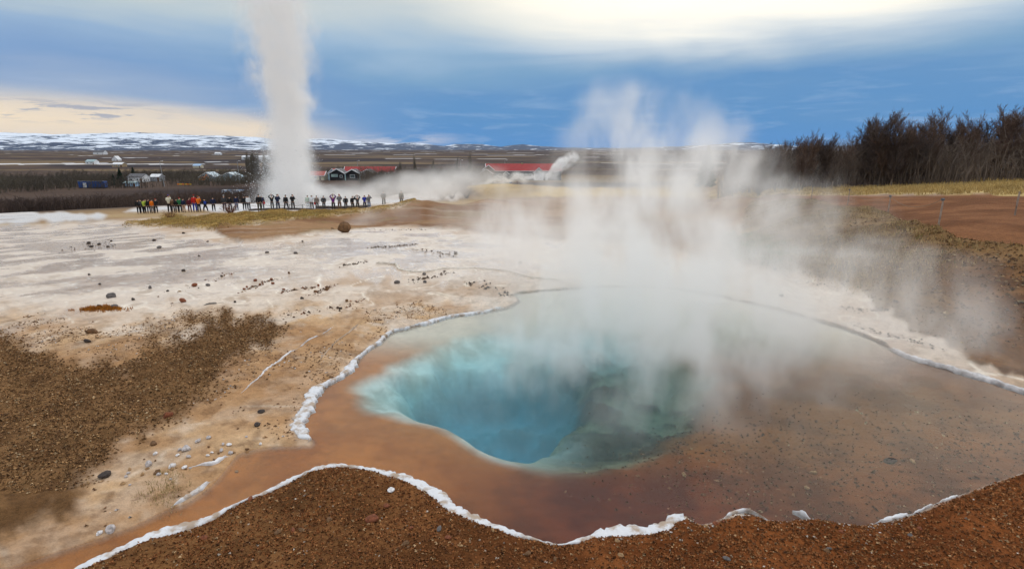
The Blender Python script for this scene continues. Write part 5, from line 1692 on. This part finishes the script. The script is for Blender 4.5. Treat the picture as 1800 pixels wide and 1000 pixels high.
# ------------------------------------------------------------------ steam
def steam(name, label, st, dens, rot=(0, 0, 0), loc=(0, 0, 0), nscale=1.0, stretch=(1, 1, .5), lo=.36, hi=.66, edge=.5, seed=0.0, parent=None, aniso=.45, col_=(1, 1, 1), detail=4, warp=.7):
    """closed hull lofted along local Z; st = stations (z, cx, cy, rx, ry, density 0..1)"""
    st = np.array(st, float)
    L = st[-1, 0]; z0 = st[0, 0]
    zz = np.linspace(z0, L, 28); th = np.linspace(0, 2 * math.pi, 28, endpoint=False)
    f = lambda k: np.interp(zz, st[:, 0], st[:, k])
    V_ = np.stack([f(1)[:, None] + f(3)[:, None] * np.cos(th), f(2)[:, None] + f(4)[:, None] * np.sin(th), np.repeat(zz[:, None], 28, 1)], -1).reshape(-1, 3)
    i_ = np.arange(28 * 28).reshape(28, 28); j_ = np.roll(i_, -1, 1)
    me_ = bpy.data.meshes.new(name)
    me_.from_pydata(V_.tolist(), [], np.stack([i_[:-1], j_[:-1], j_[1:], i_[1:]], -1).reshape(-1, 4).tolist() + [i_[0][::-1].tolist(), i_[-1].tolist()])
    m_ = bpy.data.materials.new(name); m_.use_nodes = True
    m_.node_tree.nodes.clear(); t = N(m_.node_tree)
    co = t.new('ShaderNodeTexCoord').outputs['Object']
    x, y, z = t.xyz(co)
    u = t.lin(z, z0, L)
    x0_, y0_ = x, y
    C0 = st[:, 1:3].min() - .01; C1 = st[:, 1:3].max() + .01; Rm = st[:, 3:5].max()
    pp = (st[:, 0] - z0) / (L - z0)
    r1_ = t.rgb_split(t.ramp(u, [(p_, ((a - C0) / (C1 - C0), (b - C0) / (C1 - C0), d_)) for p_, a, b, d_ in zip(pp, st[:, 1], st[:, 2], st[:, 5])]))
    r2_ = t.rgb_split(t.ramp(u, [(p_, (a / Rm, b / Rm, 0)) for p_, a, b in zip(pp, st[:, 3], st[:, 4])]))
    cx_, cy_ = t.lin(r1_[0], 0, 1, C0, C1), t.lin(r1_[1], 0, 1, C0, C1)
    wn = t.vm('SUBTRACT', t.noise(t.vm('ADD', co, (seed * 2, 0, 0)), nscale * .55, 1, .5, 0.0, 1), (.5, .5, .5))
    wx_, wy_, wz_ = t.xyz(t.vm('MULTIPLY', wn, (warp * Rm,) * 3))
    x, y = t.m('ADD', x, wx_), t.m('ADD', y, wy_)
    ex_ = t.m('DIVIDE', t.m('SUBTRACT', x, cx_), t.m('MULTIPLY', r2_[0], Rm))
    ey_ = t.m('DIVIDE', t.m('SUBTRACT', y, cy_), t.m('MULTIPLY', r2_[1], Rm))
    dd = t.m('SQRT', t.m('ADD', t.m('MULTIPLY', ex_, ex_), t.m('MULTIPLY', ey_, ey_)))
    wv = t.vm('ADD', t.vm('MULTIPLY', t.vm('ADD', co, t.vm('MULTIPLY', wn, (.8 / nscale,) * 3)), stretch), (seed, seed * 1.7, seed * .3))
    nz_ = t.noise(wv, nscale, detail, .57, 0.0)
    shape = t.sstep(t.m('ADD', dd, t.m('MULTIPLY', t.m('SUBTRACT', nz_, .5), edge * 2)), .95, .25)
    ends = t.m('MULTIPLY', t.sstep(u, 0.0, .04), t.sstep(u, 1.0, .90))
    den = t.m('MULTIPLY', t.m('MULTIPLY', shape, t.sstep(nz_, lo, hi)), t.m('MULTIPLY', r1_[2], ends))
    hx_ = t.m('DIVIDE', t.m('SUBTRACT', x0_, cx_), t.m('MULTIPLY', r2_[0], Rm)); hy_ = t.m('DIVIDE', t.m('SUBTRACT', y0_, cy_), t.m('MULTIPLY', r2_[1], Rm))
    den = t.m('MULTIPLY', den, t.sstep(t.m('SQRT', t.m('ADD', t.m('MULTIPLY', hx_, hx_), t.m('MULTIPLY', hy_, hy_))), 1.0, .8))
    vs_ = t.new('ShaderNodeVolumeScatter')
    vs_.inputs['Color'].default_value = (*col_, 1); vs_.inputs['Anisotropy'].default_value = aniso
    t.put(vs_.inputs['Density'], t.m('MULTIPLY', den, dens))
    t.put(t.new('ShaderNodeOutputMaterial').inputs['Volume'], vs_.outputs[0])
    o = link(name, me_, parent, m_, loc)
    o.rotation_euler = rot
    if parent is None:
        tag(o, label, None, None, 'stuff')
    else:
        o['kind'] = 'stuff'
    return o


def col_st(rows, Yd, depth=.8, z_off=0.0):
    """stations for an upright plume from (row, centre px, half width px, density)"""
    out = []
    for row, px, hw, d_ in rows:
        p = at(px, row, Yd)
        out.append((max(p[2], .02), p[0], Yd, hw / F * Yd, hw / F * Yd * depth, d_))
    out.sort()
    return out


# main plume over the far half of the pool
steam('steam', 'tall white steam plume rising from the far half of the pool',
      col_st([(533, 1165, 330, .55), (505, 1160, 330, .8), (470, 1155, 325, .9), (420, 1150, 310, .9), (370, 1150, 290, .95), (320, 1145, 275, .95), (280, 1140, 250, .85), (230, 1130, 215, .65), (190, 1130, 180, .42), (120, 1140, 140, .12)], 10.6, .55),
      2.8, nscale=1.5, stretch=(1, 1, .5), lo=.40, hi=.70, edge=.55, seed=3.1, warp=1.0, detail=5)
steam('steam', 'thin veil of steam trailing off the plume over the brown flat',
      col_st([(530, 985, 260, .5), (470, 950, 260, .8), (420, 940, 250, .8), (370, 950, 230, .6), (330, 975, 190, .35), (300, 1000, 130, .1)], 13.5, .5),
      3.2, nscale=1.3, stretch=(1, 1, .4), lo=.38, hi=.72, edge=.45, seed=8.4, detail=5)
steam('steam', 'thin steam drifting over the slope in front of the birch grove',
      col_st([(540, 1440, 260, .5), (480, 1450, 270, .8), (420, 1420, 260, .5), (370, 1380, 250, .6), (320, 1350, 230, .8), (280, 1320, 180, .45), (245, 1300, 120, .1)], 14.5, .45),
      1.9, nscale=1.0, stretch=(1, 1, .7), lo=.42, hi=.74, edge=.45, seed=12.7, detail=5)
# mist lying on the pool
steam('mist', 'wisps of low steam curling off the blue vent water', [(0.02, 1.9, 7.7, 3.6, 3.2, .8), (.4, 2.0, 7.9, 3.6, 3.2, .9), (1.1, 2.3, 8.4, 3.3, 2.8, .75), (2.0, 2.6, 9.0, 2.8, 2.3, .25)],
      3.6, nscale=1.5, stretch=(1.2, .9, .32), lo=.44, hi=.72, edge=.25, seed=1.3, detail=5, warp=.5)
steam('mist', 'low steam lying over the shallow red end of the pool', [(0.02, 5.2, 8.4, 3.6, 2.4, .8), (.35, 5.3, 8.5, 3.6, 2.4, .9), (.9, 5.5, 8.8, 3.2, 2.2, .7), (1.6, 5.7, 9.2, 2.6, 1.8, .25)],
      2.8, nscale=1.2, stretch=(1, .9, .36), lo=.43, hi=.74, edge=.25, seed=5.9, detail=5, warp=.5)
# geyser halo and drift
steam('water_column', None, [(-.3, 0, 0, 3.0, 2.8, 1), (2, .1, 0, 2.95, 2.7, 1), (6, .2, 0, 2.9, 2.6, 1), (10, .35, 0, 2.9, 2.6, .9), (12.5, .4, 0, 2.9, 2.7, .75), (15, .4, 0, 3.1, 2.8, .55), (18, .4, 0, 3.1, 2.8, .45), (22, .5, 0, 2.9, 2.6, .4), (25, .6, 0, 2.7, 2.4, .3), (28.5, .7, 0, 2.5, 2.2, .2)],
      1.15, nscale=.75, stretch=(1, 1, .12), lo=.14, hi=.50, edge=.16, seed=2.9, parent=geyser, col_=(.965, .99, 1.0), warp=.18, aniso=0.0)
steam('steam', None, [(-.2, 0, 0, 5.4, 4.6, .9), (1.0, -.3, 0, 5.4, 4.6, .9), (3, -.3, 0, 4.6, 4.0, .8), (6, .1, 0, 3.8, 3.6, .6), (10, .2, 0, 4.0, 3.6, .6), (13, 0, 0, 4.8, 4.2, .9), (17, -.2, 0, 5.4, 4.6, 1), (21, 0, 0, 5.2, 4.6, 1), (25, .1, 0, 4.8, 4.4, .9), (29, .2, 0, 4.6, 4.2, .5)],
      1.05, nscale=.75, stretch=(1, 1, .6), lo=.42, hi=.62, edge=.6, seed=2.2, parent=geyser, warp=.8, aniso=.1, detail=5)
zx = (0, math.pi / 2, 0)          # local Z along world +X, local X downwards
dr = at(556, 352, 66)
steam('steam', 'pale steam drifting low from the geyser foot past the lodge',
      [(0, -1.2, 0, 1.7, 3, .9), (4, -1.4, 0, 2.0, 3.5, 1), (9, -1.8, 0, 2.3, 4, .8), (14, -2.2, 0, 2.6, 4, .55), (20, -2.6, 0, 2.6, 4, .25)],
      .7, rot=zx, loc=(dr[0] - 2, dr[1], hz1(dr[0], dr[1])), nscale=.38, stretch=(1, 1, .6), lo=.30, hi=.62, edge=.45, seed=4.4)
v1 = at(600, 396, 33)
steam('steam', 'small wisp of steam from a crack behind the boulder',
      [(0, 0, 0, .5, .5, .8), (1.2, -.25, 0, .75, .6, .8), (3.0, -.55, 0, .9, .7, .5), (5.0, -.8, 0, .8, .7, .2)], 1.1, rot=zx, loc=(v1[0], v1[1], hz1(v1[0], v1[1])), nscale=.9, stretch=(1, 1, .6), lo=.34, hi=.64, edge=.45, seed=6.6)
v2 = at(826, 326, 118)
steam('steam', 'white steam streaming low from the vents in front of the hotel',
      [(0, 0, 0, .5, 1, .9), (4, -.9, 0, 1.3, 2, 1), (9, -1.5, 0, 1.6, 3, .9), (14, -1.8, 0, 1.6, 3, .8), (19, -2.2, 0, 1.5, 3, .4)], 1.3, rot=zx, loc=(v2[0], v2[1], at(826, 326, 118)[2]), nscale=.7, stretch=(1, 1, .7), lo=.38, hi=.66, edge=.6, seed=7.7, warp=1.0)
v3 = at(962, 313, 112)
steam('steam', 'bright white steam jet slanting up from a vent beside the hotel roof',
      [(0, 0, 0, .5, .6, 1), (2, -.35, 0, 1.3, 1.4, 1), (4, -.5, 0, 1.7, 1.7, 1), (6, -.4, 0, 1.7, 1.7, .6), (7.6, -.2, 0, 1.3, 1.4, .2)], 2.6, rot=(0, math.pi / 2 - .62, 0), loc=tuple(v3), nscale=.9, stretch=(1, 1, .8), lo=.36, hi=.60, edge=.6, seed=9.1, warp=1.0)
v4 = at(700, 345, 80)
steam('steam', 'broad faint steam over the scrub between lodge and hotel',
      [(0, -1.5, 0, 2.6, 4, .5), (5, -2.2, 0, 3.6, 5, .8), (10, -2.6, 0, 3.8, 5, .7), (16, -2.2, 0, 3.0, 4, .3)], .45, rot=zx, loc=(v4[0], v4[1], hz1(v4[0], v4[1])), nscale=.3, stretch=(1, 1, .8), lo=.34, hi=.64, edge=.45, seed=14.2)

# ------------------------------------------------------------------ air between here and the mountains
bm_ = bmesh.new(); box(bm_, (0, 0, 196), (34000, 34000, 430))
hm_ = bpy.data.materials.new('haze'); hm_.use_nodes = True
hm_.node_tree.nodes.clear(); t = N(hm_.node_tree)
pv = t.new('ShaderNodeVolumePrincipled')
pv.inputs['Color'].default_value = (.30, .55, 1.0, 1); pv.inputs['Density'].default_value = 1.4e-5
t.put(t.new('ShaderNodeOutputMaterial').inputs['Volume'], pv.outputs[0])
tag(link('haze', bm_mesh('haze', bm_), None, hm_), 'thin blue air over the valley', None, None, 'stuff')
